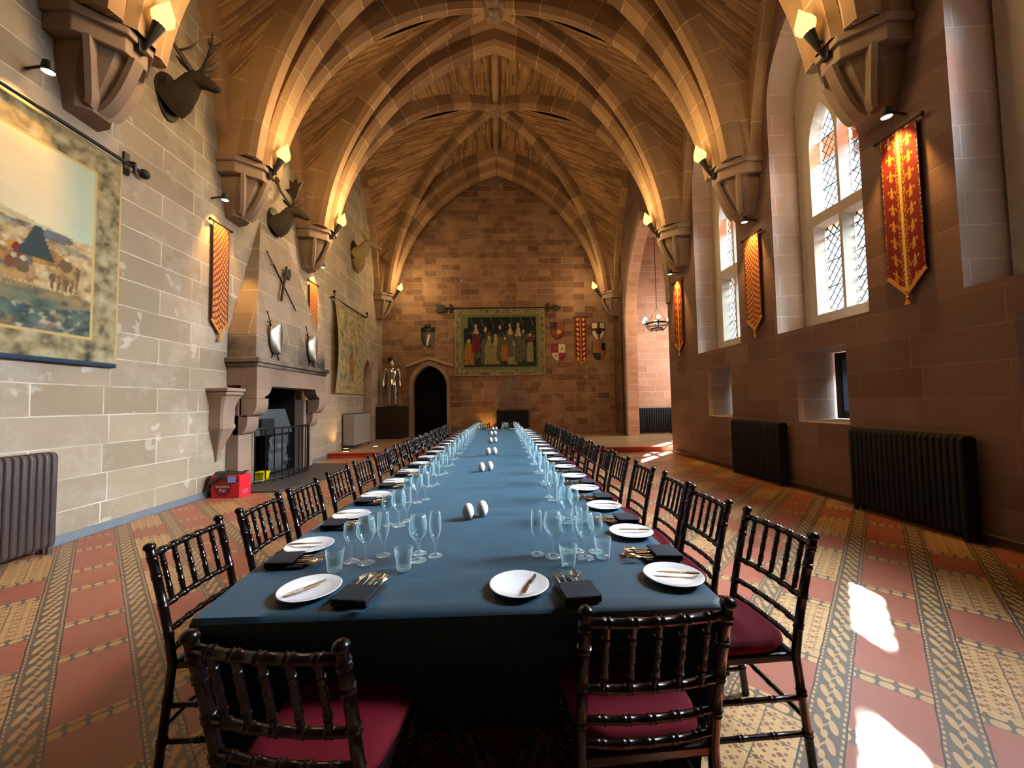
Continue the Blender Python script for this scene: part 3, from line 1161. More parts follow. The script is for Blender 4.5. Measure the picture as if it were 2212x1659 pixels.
# lintel with shouldered cut-out, front at 0.53
prof = [(7.07, 1.62), (7.30, 1.62), (7.33, 1.66), (7.42, 1.69), (7.50, 1.76), (7.54, 1.85), (9.26, 1.85), (9.30, 1.76), (9.38, 1.69), (9.47, 1.66), (9.50, 1.62), (9.80, 1.62), (9.80, 2.20), (7.07, 2.20)]
mb = MB().prism([(y - 8.43, z) for y, z in prof], 0.24, 0.53, 'yz')
lb(mb, g, 0.24, 7.07, 9.80, 1.86, 2.20)
mb.build('lintel', M['dressed'], fp, smooth=0, bevel=0.01)
for (a, b) in ((7.07, 7.52), (9.36, 9.80)):
    lb(MB(), g, 0.22, a, b, 0.002, 1.62).build('jamb', M['dressed'], fp, smooth=0, bevel=0.012)


def qround(y0, y1, d0, d1, z0, z1):
    pr = [(d0 - 0.1, z1), (d1, z1)]
    for i in range(8):
        th = i / 7 * pi / 2
        pr.append((d0 + (d1 - d0) * cos(th), z0 + (z1 - z0) * 0.75 * (1 - sin(th))))
    pr.append((d0 - 0.1, z0))
    return MB().prism([(d, z) for d, z in pr], y0 - 8.43, y1 - 8.43, 'xz')


for (a, b) in ((7.07, 7.40), (9.48, 9.80)):
    qround(a, b, 0.22, 0.37, 0.98, 1.32).build('corbel', M['dressed'], fp, smooth=40)
for (a, b) in ((7.07, 7.42), (9.46, 9.80)):
    qround(a, b, 0.36, 0.53, 1.30, 1.62).build('corbel', M['dressed'], fp, smooth=40)
mb = MB()
lb(mb, -0.60, -0.56, 7.5, 9.4, 0.01, 1.9)
mb.build('fireback', M['soot'], fp, smooth=0)
mb = MB()
y0 = 8.43
mb.hexa([(-0.5, 7.62 - y0, 0.88), (0.02, 7.62 - y0, 0.88), (0.02, 9.25 - y0, 0.88), (-0.5, 9.25 - y0, 0.88)], [(-0.5, 7.72 - y0, 1.42), (-0.1, 7.72 - y0, 1.42), (-0.1, 9.15 - y0, 1.42), (-0.5, 9.15 - y0, 1.42)])
ih = mb.build('smoke_hood', M['iron_grey'], fp, smooth=0, bevel=0.01)
MB().box(-0.05, 0.03, 8.05 - y0, 8.5 - y0, 0.89, 1.22).build('damper_plate', M['soot'], ih, smooth=0)
mb = MB()
poly = [(0.0, -1.6), (1.05, -1.55), (1.32, -1.0), (1.40, -0.2), (1.32, 0.9), (1.05, 1.5), (0.0, 1.6)]
mb.prism(poly, 0.001, 0.03, 'xy')
mb.build('hearth', M['hearth'], fp, smooth=0, bevel=0.008)

# stone bracket shelf left of the fireplace
br = thing('stone_bracket', 'carved stone bracket shelf on the left wall beside the fireplace', 'bracket', (XL, 6.83, 0))
mb = MB()
mb.box(g, 0.36, -0.26, 0.21, 1.74, 1.80)
mb.box(g, 0.33, -0.24, 0.20, 1.68, 1.74)
mb.build('shelf', M['dressed'], br, smooth=0, bevel=0.012)
rows = []
for (w, d, z) in [(0.23, 0.30, 1.68), (0.20, 0.26, 1.60), (0.17, 0.22, 1.48), (0.165, 0.21, 1.20), (0.175, 0.225, 1.17), (0.175, 0.225, 1.11), (0.15, 0.19, 1.05), (0.10, 0.13, 0.90), (0.05, 0.07, 0.72), (0.02, 0.03, 0.55)]:
    rows.append([V(g, -w, z), V(d * 0.85, -w, z), V(d, -w * 0.85, z), V(d, w * 0.85, z), V(d * 0.85, w, z), V(g, w, z)])
MB().grid(rows, uv=False).build('bracket_body', M['dressed'], br, smooth=30)

# fireguard
fg = thing('fireguard', 'black iron fireguard of upright bars standing in front of the fireplace', 'fireguard', (XL, 8.43, 0.03))


def fgp(t):
    y = -0.98 + 2.02 * t
    return 0.27 + 0.30 * sin(pi * t) ** 0.8, y


top, bot = [], []
for i in range(25):
    d, y = fgp(i / 24)
    top.append((d, y, 1.02))
    bot.append((d, y, 0.05))
MB().tube(top, 0.016, 8).build('top_rail', M['gloss_black'], fg)
MB().tube(bot, 0.014, 8).build('bottom_rail', M['gloss_black'], fg)
for i in range(13):
    d, y = fgp(i / 12)
    MB().tube([(d, y, 0.0), (d, y, 1.03)], [0.012, 0.012], 8).build('bar', M['gloss_black'], fg)

# folded plastic behind the bars
mb = MB()
rows = []
for i in range(9):
    rows.append([V(-4.98 + 0.10 * noise.noise(V(i * 0.7, j * 0.9, 1)) + 0.04 * j / 6, 8.55 + 0.11 * j + 0.05 * noise.noise(V(i, j, 4)), 0.05 + 0.1 * i) for j in range(7)])
mb.grid(rows)
o = mb.build('plastic_sheet', M['iron_grey'], smooth=20)
md = o.modifiers.new('t', 'SOLIDIFY')
md.thickness = 0.01
tag(o, 'crumpled grey sheet standing inside the fireplace behind the bars', 'sheet')
yb = thing('storage_tub', 'small bright yellow tub behind the fireguard bars', 'tub', (-4.66, 7.78, 0.03))
MB().hexa([(-0.08, -0.08, 0), (0.08, -0.08, 0), (0.08, 0.08, 0), (-0.08, 0.08, 0)], [(-0.10, -0.10, 0.17), (0.10, -0.10, 0.17), (0.10, 0.10, 0.17), (-0.10, 0.10, 0.17)]).build('body', M['yellow'], yb, smooth=0, bevel=0.008)
MB().box(-0.108, 0.108, -0.108, 0.108, 0.165, 0.185).build('rim', M['yellow'], yb, smooth=0, bevel=0.005)

# red box with black bag on top
rb = thing('cardboard_box', 'bright red printed box on the floor left of the fireplace', 'box', (-4.50, 6.68, 0.001), radians(-4))
MB().box(-0.24, 0.24, -0.13, 0.13, 0, 0.36).build('body', M['box_red'], rb, smooth=0, bevel=0.006)
MB().prism([(-0.04 + 0.145 * cos(i * pi / 16), 0.165 + 0.145 * sin(i * pi / 16)) for i in range(32)], -0.1345, -0.1305).build('printed_disc', M['maroon'], rb, smooth=0)


def text(s, size, loc, rot, mat, parent, name='lettering'):
    c = bpy.data.curves.new(name, 'FONT')
    c.body = s
    c.size = size
    c.align_x = 'CENTER'
    c.align_y = 'CENTER'
    c.extrude = 0.0008
    tmp = bpy.data.objects.new(name, c)
    COL.objects.link(tmp)
    me = bpy.data.meshes.new_from_object(tmp.evaluated_get(bpy.context.evaluated_depsgraph_get()))
    bpy.data.objects.remove(tmp, do_unlink=True)
    me.materials.clear()
    me.materials.append(mat)
    o = bpy.data.objects.new(name, me)
    COL.objects.link(o)
    o.parent = parent
    o.location = loc
    o.rotation_euler = rot
    return o


text('hello', 0.065, (-0.04, -0.1355, 0.245), (pi / 2, 0, 0), M['dusty_pink'], rb)
text('sweetie', 0.078, (-0.04, -0.1355, 0.185), (pi / 2, 0, 0), M['white'], rb)
text('Pie!', 0.082, (-0.04, -0.1355, 0.115), (pi / 2, 0, 0), M['white'], rb)
mb = MB()
for (a, b, r) in ((0.0, 0.085, 0.036), (0.04, 0.10, 0.026), (-0.045, 0.09, 0.024), (0, 0.04, 0.014)):
    mb.prism([(a + r * 1.2 * cos(i * pi / 6), b + r * sin(i * pi / 6)) for i in range(12)], 0.2405, 0.2425, 'yz')
mb.build('printed_tree', M['dusty_pink'], rb, smooth=0)
mb = MB()
rows = []
for i in range(10):
    rows.append([])
    for j in range(16):
        u, v = j / 15, i / 9
        x = -0.34 + 0.55 * u
        y = -0.165 + 0.31 * v
        z = 0.375 + 0.045 * sin(pi * u) * sin(pi * v) + 0.02 * noise.noise(V(u * 6, v * 5, 0))
        if v < 0.25:
            z -= 0.10 * (0.25 - v) / 0.25 * (1.0 + 0.5 * sin(u * 9))
            y = max(y, -0.158)
        if u < 0.17:
            z -= 0.22 * (0.17 - u) / 0.17
        if u > 0.93:
            z += 0.02
        rows[-1].append(V(x, y, z))
mb.grid(rows)
o = mb.build('bag', M['bag_black'], smooth=60, loc=(-4.50, 6.68, 0.0))
md = o.modifiers.new('t', 'SOLIDIFY')
md.thickness = 0.012
tag(o, 'shiny black bag lying over the top of the red box', 'bag')
rows = [[V(0.06 + 0.12 * j / 4, -0.175 + 0.004 * j, 0.25 + 0.10 * i / 3) for j in range(5)] for i in range(4)]
MB().grid(rows).build('blue_print', M['blue_patch'], o, smooth=0)


# ---------------------------------------------------------------- woven pictures
def fbm(x, y, s=0):
    return noise.noise(V(x, y, s)) * 0.6 + noise.noise(V(x * 2.1, y * 2.1, s + 3)) * 0.3 + noise.noise(V(x * 4.3, y * 4.3, s + 7)) * 0.15


def woven(name, base, ax, nrm, w, h, nx, ny, fn, parent, sway=0.0, mat='painted_cloth', shape=None, thick=0.008):
    """base = lower left corner, ax = horizontal direction, nrm = towards the room"""
    mb = MB()
    rows, cols = [], []
    ax, nrm = V(*ax), V(*nrm)
    for i in range(ny + 1):
        v = i / ny
        row = []
        for j in range(nx + 1):
            u = j / nx
            if shape:
                uu, zz, bul = shape(u, v)
            else:
                uu, zz, bul = u * w, v * h, 0
            sw = sway * (sin(u * 11 + v * 2) * 0.5 + sin(u * 23 + 1)) * (0.3 + 0.7 * (1 - v)) + bul
            row.append(V(*base) + ax * uu + V(0, 0, zz) + nrm * sw)
            cols.append(fn(u, v))
        rows.append(row)
    mb.grid(rows)
    o = mb.build(name, M[mat], parent, smooth=60, colors=cols, recalc=False)
    md = o.modifiers.new('t', 'SOLIDIFY')
    md.thickness = thick
    md.offset = 0
    return o


C = {k: lin(v) for k, v in dict(peach='#cdbf98', sage='#a3b096', hill='#9c9a7c', stone='#8d8a70', ochre='#9a7c4e', brown='#5f4a31', cream='#b9ab82', green='#4b5f4d', dgreen='#2c3a3a', blue='#56656e',
     bord='#857a57', bordk='#37332a', bordl='#a79e80', gold='#b39b62', navy='#23364a', ground='#16201f', dark='#0e1517', robe='#8f8a5c', robe2='#a0742f', red='#6f1f18', grey='#5b5c4b', orange='#a86a2c', bark='#2e3323').items()}


def border(u, v, w, h, bw, seed):
    """colour of a floral border or None inside"""
    x, y = u * w, v * h
    d = min(x, w - x, y, h - y)
    if d > bw:
        return None
    if d < 0.025 or d > bw - 0.03:
        return C['gold']
    t = fbm(x * 7, y * 7, seed)
    c = mixc(C['bord'], C['bordk'], max(0, -t * 2.2))
    c = mixc(c, C['bordl'], max(0, t * 2.0))
    return c


def tap_left(u, v):
    w, h = 3.42, 2.64
    if v < 0.022:
        return C['navy']
    b = border(u, v, w, h, 0.33, 1)
    if b:
        return b
    x, y = u * w, v * h
    U, Vv = (x - 0.33) / (w - 0.66), (y - 0.33) / (h - 0.66)
    n1 = fbm(x * 2.5, y * 5, 2)
    n2 = fbm(x * 8, y * 9, 5)
    hor = 0.60 + 0.05 * sin(U * 5)
    if Vv > hor + 0.03 * n1:
        c = mixc(C['peach'], C['sage'], max(0, (U - 0.82) * 8))
        return mixc(c, C['stone'], max(0, n1 * 0.35))
    sp = abs(U - 0.63)
    if Vv > 0.50 and sp < 0.02 * (0.68 - Vv) / 0.14:
        return C['blue']
    if Vv > 0.545:
        c = mixc(C['hill'], C['cream'], 0.5 + n1)
        return mixc(c, C['stone'], max(0, sin(Vv * 90 + n1 * 6) * 0.5))
    tr = abs(U - 0.80)
    if Vv > 0.38 and tr < 0.06 * (0.58 - Vv) / 0.2 + 0.01 * n2:
        return C['dgreen']
    for (fx, fy, rx, ry, cc) in BLOBS:
        du, dv = (U - fx) / rx, (Vv - fy) / ry
        if du * du + dv * dv < 1:
            return mixc(C[cc], C['brown'], max(0, 0.25 - n2 * 1.6 + 0.25 * du))
    if Vv > 0.27 + 0.10 * (1 - U) * 0.8 - 0.06:
        c = mixc(C['ochre'], C['cream'], 0.3 + n2 * 1.8)
        c = mixc(c, C['brown'], max(0, -n2 * 2.2))
        c = mixc(c, C['blue'], max(0, fbm(x * 5, y * 6, 9) * 1.6 - 0.25))
        return mixc(c, C['cream'], max(0, fbm(x * 17, y * 17, 12) * 2 - 0.3))
    if Vv > 0.17 + 0.05 * sin(U * 6) + 0.03 * n1:
        c = mixc(C['green'], C['ochre'], max(0, 0.3 * U + n1))
        return mixc(c, C['dgreen'], max(0, -n2 * 1.5))
    n3 = fbm(x * 12, y * 13, 15)
    c = mixc(C['green'], C['dgreen'], 0.5 + n2 * 2)
    c = mixc(c, C['blue'], max(0, n1 * 1.2))
    c = mixc(c, C['ochre'], max(0, fbm(x * 5, y * 9, 16) * 1.8 - 0.2))
    return mixc(c, C['bordl'], max(0, n3 * 2.4 - 0.25))


_br = random.Random(8)
BLOBS = []
for _i in range(26):
    _x, _y = _br.uniform(0.25, 0.97), _br.uniform(0.27, 0.40)
    _c = _br.choice(['ochre', 'ochre', 'brown', 'cream', 'robe2', 'blue'])
    BLOBS.append((_x + 0.004, _y + 0.075, 0.010, 0.014, 'cream'))
    BLOBS.append((_x, _y + 0.035, 0.022, 0.038, _br.choice(['robe2', 'ochre', 'blue', 'red', 'brown'])))
    BLOBS.append((_x + 0.03, _y + 0.015, 0.014, 0.04, _c))
    BLOBS.append((_x, _y - 0.01, 0.045, 0.030, _c))
    for _d in (-0.03, -0.012, 0.018, 0.034):
        BLOBS.append((_x + _d, _y - 0.05, 0.005, 0.032, _c))
for _i in range(9):
    BLOBS.append((_br.uniform(0.2, 0.95), _br.uniform(0.47, 0.53), _br.uniform(0.03, 0.07), _br.uniform(0.012, 0.03), _br.choice(['stone', 'blue', 'cream', 'hill'])))
BLOBS.append((0.80, 0.40, 0.10, 0.05, 'robe2'))


FIG = [(0.07, 0.05, 0.56, 0.060, 'orange', 'robe2'), (0.17, 0.30, 0.86, 0.050, 'red', 'cream'), (0.30, 0.08, 0.80, 0.060, 'grey', 'bark'), (0.345, 0.05, 0.62, 0.055, 'robe', 'robe'),
       (0.44, 0.06, 0.66, 0.045, 'robe', 'cream'), (0.50, 0.12, 0.84, 0.045, 'grey', 'bark'), (0.565, 0.12, 0.60, 0.045, 'orange', 'grey'), (0.66, 0.05, 0.62, 0.055, 'robe', 'cream'), (0.64, 0.2, 0.87, 0.040, 'grey', 'cream'),
       (0.75, 0.10, 0.88, 0.050, 'grey', 'cream'), (0.82, 0.15, 0.74, 0.040, 'grey', 'bark'), (0.91, 0.10, 0.68, 0.042, 'robe', 'red')]


def tap_back(u, v):
    w, h = 3.76, 2.82
    b = border(u, v, w, h, 0.24, 21)
    x, y = u * w, v * h
    if b:
        return mixc(b, C['green'], 0.35)
    if x < 0.55 and y > 2.0 or x < 0.36 or x > w - 0.36 or y > h - 0.36 or y < 0.36:
        return mixc(C['green'], C['bord'], 0.35 + 0.3 * fbm(x * 3, y * 3, 4))
    U, Vv = (x - 0.36) / (w - 0.72), (y - 0.36) / (h - 0.72)
    U += 0.012 * fbm(x * 6, y * 5, 51)
    Vv += 0.014 * fbm(x * 5, y * 6, 57)
    c = mixc(C['dark'], C['ground'], 0.5 + fbm(x * 3, y * 3, 6))
    if Vv < 0.14:
        c = mixc(C['ground'], C['bark'], 0.6 + fbm(x * 9, y * 9, 6))
    for (fx, f0, f1, fw_, c1, c2) in FIG:
        t = (Vv - f0) / (f1 - f0)
        if t < 0 or t > 1:
            continue
        if t > 0.86:
            hw = fw_ * 0.36 * sqrt(max(0, 1 - ((t - 0.93) / 0.07) ** 2))
            if abs(U - fx) < hw:
                c = mixc(C['cream'], C['ochre'], 0.4)
            continue
        hw = fw_ * (1.15 - 0.45 * t) if t < 0.62 else fw_ * (0.95 - 0.55 * (t - 0.62) / 0.24)
        if abs(U - fx) < hw:
            fold = 0.5 + 0.5 * sin((U - fx) / fw_ * 11 + t * 2)
            cc = C[c1] if t < 0.66 else C[c2]
            c = mixc(cc, mixc(cc, C['dark'], 0.6), min(1, fold * 0.7 + max(0, fbm(x * 8, y * 8, 61)) * 1.3))
    if 0.12 < Vv < 0.72 and c[0] < 0.02 and fbm(x * 4, y * 4, 71) > 0.0:
        c = mixc(C['grey'], C['bark'], 0.5 + fbm(x * 9, y * 9, 75))
    if Vv > 0.80 and abs(((U * 1.0 + Vv * 0.25) * 7.3) % 1 - 0.5) < 0.015:
        c = C['robe']
    return c


def tap_far(u, v):
    w, h = 2.55, 2.75
    b = border(u, v, w, h, 0.28, 41)
    if b:
        return mixc(b, C['gold'], 0.25)
    x, y = u * w, v * h
    n1, n2 = fbm(x * 3, y * 3, 31), fbm(x * 7, y * 7, 35)
    c = mixc(C['gold'], C['green'], 0.45 + n1)
    c = mixc(c, C['cream'], max(0, n2 * 1.6))
    if 0.12 < v < 0.6 and abs(u - 0.55 - 0.05 * n1) < 0.10 * (1 - abs(v - 0.36) / 0.26):
        c = mixc(C['orange'], C['brown'], 0.5 + n2 * 2)
    return mixc(c, C['brown'], max(0, -n2 * 1.4))


tp = thing('tapestry', 'huge pictorial tapestry with a battle landscape at the near end of the left wall', 'tapestry', (XL, 1.60, 1.99))
woven('cloth', (0.05, 0, 0), (0, 1, 0), (1, 0, 0), 3.42, 2.64, 230, 180, tap_left, tp, 0.004)
o = MB().tube([(0.09, -0.1, 2.66), (0.09, 3.62, 2.66)], 0.022, 8).ball((0.09, 3.68, 2.66), 0.065, 12, 8).build('hanging_rod', M['black_iron'], tp)
mb = MB()
mb.tube([(0.005, 3.50, 2.72), (0.13, 3.50, 2.70), (0.13, 3.50, 2.56)], 0.022, 6)
mb.box(0.001, 0.03, 3.46, 3.54, 2.55, 2.84)
mb.build('rod_bracket', M['black_iron'], tp, bevel=0.004)

tp = thing('tapestry', 'tapestry of pale robed figures on a dark ground hung on the far end wall', 'tapestry', (-1.85, YB, 2.60))
woven('cloth', (0, -0.05, 0), (1, 0, 0), (0, -1, 0), 3.76, 2.82, 170, 128, tap_back, tp, 0.004)
mb = MB().tube([(-0.42, -0.09, 2.84), (4.18, -0.09, 2.84)], 0.025, 8)
mb.build('hanging_rod', M['black_iron'], tp)
mb = MB()
for x in (-0.17, 3.92):
    mb.box(x - 0.035, x + 0.035, -0.11, 0, 2.66, 3.02)
    mb.box(x - 0.07, x + 0.07, -0.10, -0.06, 2.78, 2.90)
mb.build('rod_bracket', M['black_iron'], tp, smooth=0, bevel=0.008)
MB().prism([(4.14, 2.70), (4.14, 2.98), (4.50, 2.84)], -0.105, -0.075).build('arrow_head', M['black_iron'], tp, smooth=0)
MB().prism([(-0.40, 2.72), (-0.40, 2.96), (-0.52, 3.00), (-0.80, 3.00), (-0.74, 2.84), (-0.80, 2.68), (-0.52, 2.68)], -0.105, -0.075).build('arrow_flight', M['black_iron'], tp, smooth=0)

tp = thing('tapestry', 'faded green and gold tapestry on the left wall beyond the fireplace', 'tapestry', (XL, 11.32, 1.84))


def bulge(u, v):
    return u * 2.55, v * 2.75, 0.16 * (1 - u) ** 3 * (0.4 + 0.6 * sin(pi * min(1, v * 1.05)))


woven('cloth', (0.06, 0, 0), (0, 1, 0), (1, 0, 0), 2.55, 2.75, 80, 90, tap_far, tp, 0.006, shape=bulge)
MB().tube([(0.09, -0.12, 2.77), (0.09, 2.67, 2.77)], 0.022, 8).build('hanging_rod', M['black_iron'], tp)
mb = MB()
for y in (-0.10, 2.64):
    mb.tube([(0.004, y, 2.74), (0.14, y, 2.77), (0.14, y, 2.90)], 0.022, 6)
    mb.ball((0.14, y, 2.92), 0.045, 8, 6)
mb.build('rod_bracket', M['black_iron'], tp)


# ---------------------------------------------------------------- banners
FPTS = [(0.12, -0.24), (0.22, -0.02), (0.34, 0.20), (0.50, 0.30), (0.64, 0.20), (0.66, 0.02)]


def fleur(x, y):
    """fleur-de-lis inside the unit cell (-1..1)"""
    ax = abs(x)
    if -0.30 < y < 0.98 and ax < 0.21 * (1 - ((y - 0.34) / 0.66) ** 2):
        return True
    if any((ax - px) ** 2 + (y - py) ** 2 < 0.0105 for px, py in FPTS):
        return True
    if -0.42 < y < -0.26 and ax < 0.38:
        return True
    if -0.90 < y < -0.40 and ax < 0.13 * (1 - (y + 0.40) / -0.50):
        return True
    return (ax - 0.22) ** 2 + ((y + 0.56) / 1.4) ** 2 < 0.011


BC = {k: lin(v) for k, v in dict(red='#701613', deep='#4a0d0c', gold='#b98a34', pale='#d8b66a', lat='#b26a3c', latk='#4e1e14', tan='#a97a4a', braid='#b08a45').items()}


def ban_lattice(u, v, w=0.42, h=2.0):
    x, y = u * w, v * h
    if u < 0.035 or u > 0.965:
        return BC['latk']
    a = (x / 0.075 + y / 0.12)
    b = (x / 0.075 - y / 0.12)
    fa, fb = abs(a % 1 - 0.5), abs(b % 1 - 0.5)
    if fa > 0.40 or fb > 0.40:
        return BC['latk']
    if fa < 0.16 and fb < 0.16:
        return BC['pale']
    return BC['lat']


def ban_fleur(u, v, w=0.46, h=2.05):
    if abs(u - 0.5) < 0.04:
        return BC['pale']
    if abs(u - 0.5) < 0.13:
        return BC['gold'] if noise.noise(V(u * 40, v * 90, 0)) > 0.05 else BC['red']
    if u < 0.05 or u > 0.95:
        return BC['gold'] if noise.noise(V(u * 30, v * 80, 2)) > 0.1 else BC['deep']
    c = 0.25 if u < 0.5 else 0.75
    k = v * 9 + (0.0 if u < 0.5 else 0.35)
    return BC['gold'] if fleur((u - c) / 0.155, ((k % 1) - 0.5) * 2.35) else BC['red']


def ban_back(u, v, w=0.46, h=2.0):
    if abs(u - 0.5) < 0.05 or abs(u - 0.5) > 0.47:
        return BC['tan']
    c = 0.25 if u < 0.5 else 0.75
    a, b = abs(u - c) / 0.2, abs((v * 9) % 1 - 0.5)
    if (a < 0.28 and b < 0.30) or (a < 0.6 and b < 0.10):
        return BC['pale']
    if b > 0.42 and a > 0.55:
        return BC['deep']
    return BC['red']


def banner(base, ax, nrm, w, ztop, zsh, ztip, fn, label, nx, ny, rz=0):
    t = thing('banner', label, 'banner', base)
    bx = base

    def shp(u, v):
        zb = zsh - (zsh - ztip) * (1 - abs(2 * u - 1))
        return (u - 0.5) * w, zb + (ztop - zb) * v, 0.0
    h = ztop - ztip
    n3 = V(*nrm)
    woven('cloth', tuple(n3 * 0.05), ax, nrm, w, h, nx, ny, lambda u, v: fn(u, v), t, 0.003, shape=shp)
    a3 = V(*ax)
    e = w / 2 + 0.06
    MB().tube([n3 * 0.05 - a3 * e + V(0, 0, ztop + 0.01), n3 * 0.05 + a3 * e + V(0, 0, ztop + 0.01)], 0.016, 8).ball(n3 * 0.05 - a3 * e + V(0, 0, ztop + 0.01), 0.026, 8, 6).ball(n3 * 0.05 + a3 * e + V(0, 0, ztop + 0.01), 0.026, 8, 6).build('rod', M['rod'], t)
    mb = MB()
    for q in (-1, 1):
        mb.tube([a3 * (q * (e - 0.03)) + n3 * 0.001 + V(0, 0, ztop + 0.01), a3 * (q * (e - 0.03)) + n3 * 0.05 + V(0, 0, ztop + 0.01)], 0.010, 6)
    mb.build('rod_bracket', M['rod'], t)
    mb = MB()
    c = n3 * 0.055
    mb.sweep([c - a3 * (w / 2) + V(0, 0, zsh), c + V(0, 0, ztip)], [(-0.008, -0.02), (0.008, -0.02), (0.008, 0.02), (-0.008, 0.02)], n3, (0, 0, 1))
    mb.sweep([c + V(0, 0, ztip), c + a3 * (w / 2) + V(0, 0, zsh)], [(-0.008, -0.02), (0.008, -0.02), (0.008, 0.02), (-0.008, 0.02)], n3, (0, 0, 1))
    mb.build('fringe', M['fabric_gold'], t, smooth=0)
    MB().lathe([(0, 0.02), (0.012, 0.01), (0.012, -0.03), (0.022, -0.045), (0.014, -0.06), (0.03, -0.13), (0, -0.135)], 10, c + V(0, 0, ztip)).build('tassel', M['fabric_gold'], t)
    return t


banner((XL, 6.80, 0), (0, 1, 0), (1, 0, 0), 0.40, 4.64, 2.96, 2.74, ban_lattice, 'orange lattice-patterned pointed banner on the left wall before the fireplace', 60, 230)
banner((XL, 10.15, 0), (0, 1, 0), (1, 0, 0), 0.42, 4.66, 2.96, 2.74, ban_lattice, 'orange banner partly hidden behind the far side of the fireplace hood', 60, 230)
banner((XR, 4.34, 0), (0, -1, 0), (-1, 0, 0), 0.42, 4.62, 2.90, 2.66, ban_fleur, 'red banner with gold fleurs-de-lis and gold centre band on the right wall', 100, 380)
banner((XR, 7.06, 0), (0, -1, 0), (-1, 0, 0), 0.42, 4.52, 2.96, 2.74, ban_lattice, 'orange lattice-patterned banner on the right wall between two windows', 60, 230)
banner((XR, 10.12, 0), (0, -1, 0), (-1, 0, 0), 0.46, 4.62, 2.98, 2.76, ban_fleur, 'narrow glowing red and gold banner beside the alcove arch', 60, 230)
banner((3.42, YB, 0), (1, 0, 0), (0, -1, 0), 0.50, 5.02, 3.26, 3.05, ban_back, 'red and gold double-striped banner on the far end wall between painted shields', 60, 160)


# ---------------------------------------------------------------- shields
def shield(base, ax, nrm, w, h, fn, label, mat='painted_shield', name='shield', parent=None, bul=0.06, fulltag=True):
    def shp(u, v):
        f = 1.0 if v > 0.5 else sqrt(max(0.0, 1 - ((0.5 - v) / 0.5) ** 2)) * 0.98 + 0.02
        return (u - 0.5) * w * f, v * h, bul * (1 - (2 * u - 1) ** 2) + 0.0085
    o = woven(name, (0, 0, 0), ax, nrm, w, h, 40, 50, fn, parent, 0.0, mat, shp, 0.016)
    o.location = base
    if fulltag:
        tag(o, label, 'shield')
    return o


SC = {k: lin(v) for k, v in dict(dred='#6a2a1c', black='#191512', yel='#c9a54a', white='#cfc7b4', red='#86222a', tan='#96683a', navy='#222833', steel='#6e6a60').items()}


def sh1(u, v):
    if v < 0.02 or u < 0.03 or u > 0.97:
        return SC['black']
    if u < 0.5 and v > 0.66:
        return SC['black'] if noise.noise(V(u * 9, v * 9, 0)) < 0.25 else SC['dred']
    if ((u - 0.6) / 0.17) ** 2 + ((v - 0.42) / 0.13) ** 2 < 1:
        return SC['yel']
    return SC['dred'] if (u < 0.5) != (v < 0.5) else mixc(SC['dred'], SC['tan'], 0.4)


def sh2(u, v):
    c = SC['red'] if (u < 0.5) == (v > 0.48) else SC['white']
    for (a, b) in ((0.25, 0.74), (0.75, 0.74), (0.3, 0.3), (0.7, 0.3)):
        if abs(u - a) < 0.07 and abs(v - b) < 0.06:
            return SC['tan'] if c == SC['red'] else SC['red']
    return c


def sh3(u, v):
    if u < 0.04 or u > 0.96 or v > 0.97:
        return SC['black']
    if ((u - 0.5) / 0.24) ** 2 + ((v - 0.5) / 0.22) ** 2 < 1:
        return SC['black']
    if abs(u - 0.5) < 0.12 or abs(v - 0.58) < 0.085:
        return SC['dred']
    return SC['white']


def sh4(u, v):
    if u < 0.04 or u > 0.96:
        return SC['black']
    if v > 0.55 and u > 0.68:
        return SC['black']
    if v < 0.42 and u < 0.62:
        return SC['navy']
    return mixc(SC['tan'], SC['dred'], 0.35 if v > 0.6 else 0.1)


def sh5(u, v):
    if v > 0.72:
        return SC['black']
    if abs((u - 0.55) + (v - 0.4) * -0.35) < 0.09 and v < 0.62:
        return SC['white']
    return mixc(SC['black'], SC['steel'], 0.25 + 0.4 * u)


shield((2.45, YB, 4.10), (1, 0, 0), (0, -1, 0), 0.56, 0.72, sh1, 'dark red and black shield with a yellow spot, upper left of the end wall group')
shield((2.47, YB, 3.18), (1, 0, 0), (0, -1, 0), 0.56, 0.70, sh2, 'quartered red and white shield on the far end wall')
shield((4.18, YB, 4.06), (1, 0, 0), (0, -1, 0), 0.56, 0.72, sh3, 'white shield with dark red cross and black centre on the end wall')
shield((4.18, YB, 3.20), (1, 0, 0), (0, -1, 0), 0.56, 0.72, sh4, 'tan and black shield at the lower right of the end wall group')
s5 = shield((-2.98, YB, 3.86), (1, 0, 0), (0, -1, 0), 0.56, 0.80, sh5, 'dark steel shield with a pale streak above the far doorway')
MB().ball((0, -0.06, 0.84), (0.13, 0.055, 0.10), 12, 8).build('helmet_crest', M['black_iron'], s5)


def sword_mb(p0, p1, n3, blade=0.018):
    """blade from p0 (tip) to p1 (pommel)"""
    p0, p1, n3 = V(*p0), V(*p1), V(*n3)
    d = (p1 - p0).normalized()
    a = d.cross(n3).normalized()
    L = (p1 - p0).length
    mb = MB()
    mb.tube([p0, p0 + d * (L * 0.06), p0 + d * (L * 0.82)], [0.002, blade * 0.8, blade], 6, flat=0.35)
    mb.tube([p0 + d * (L * 0.82) - a * 0.07, p0 + d * (L * 0.82) + a * 0.07], 0.012, 6)
    mb.tube([p0 + d * (L * 0.82), p1], 0.011, 6)
    mb.ball(p1, 0.02, 8, 6)
    return mb


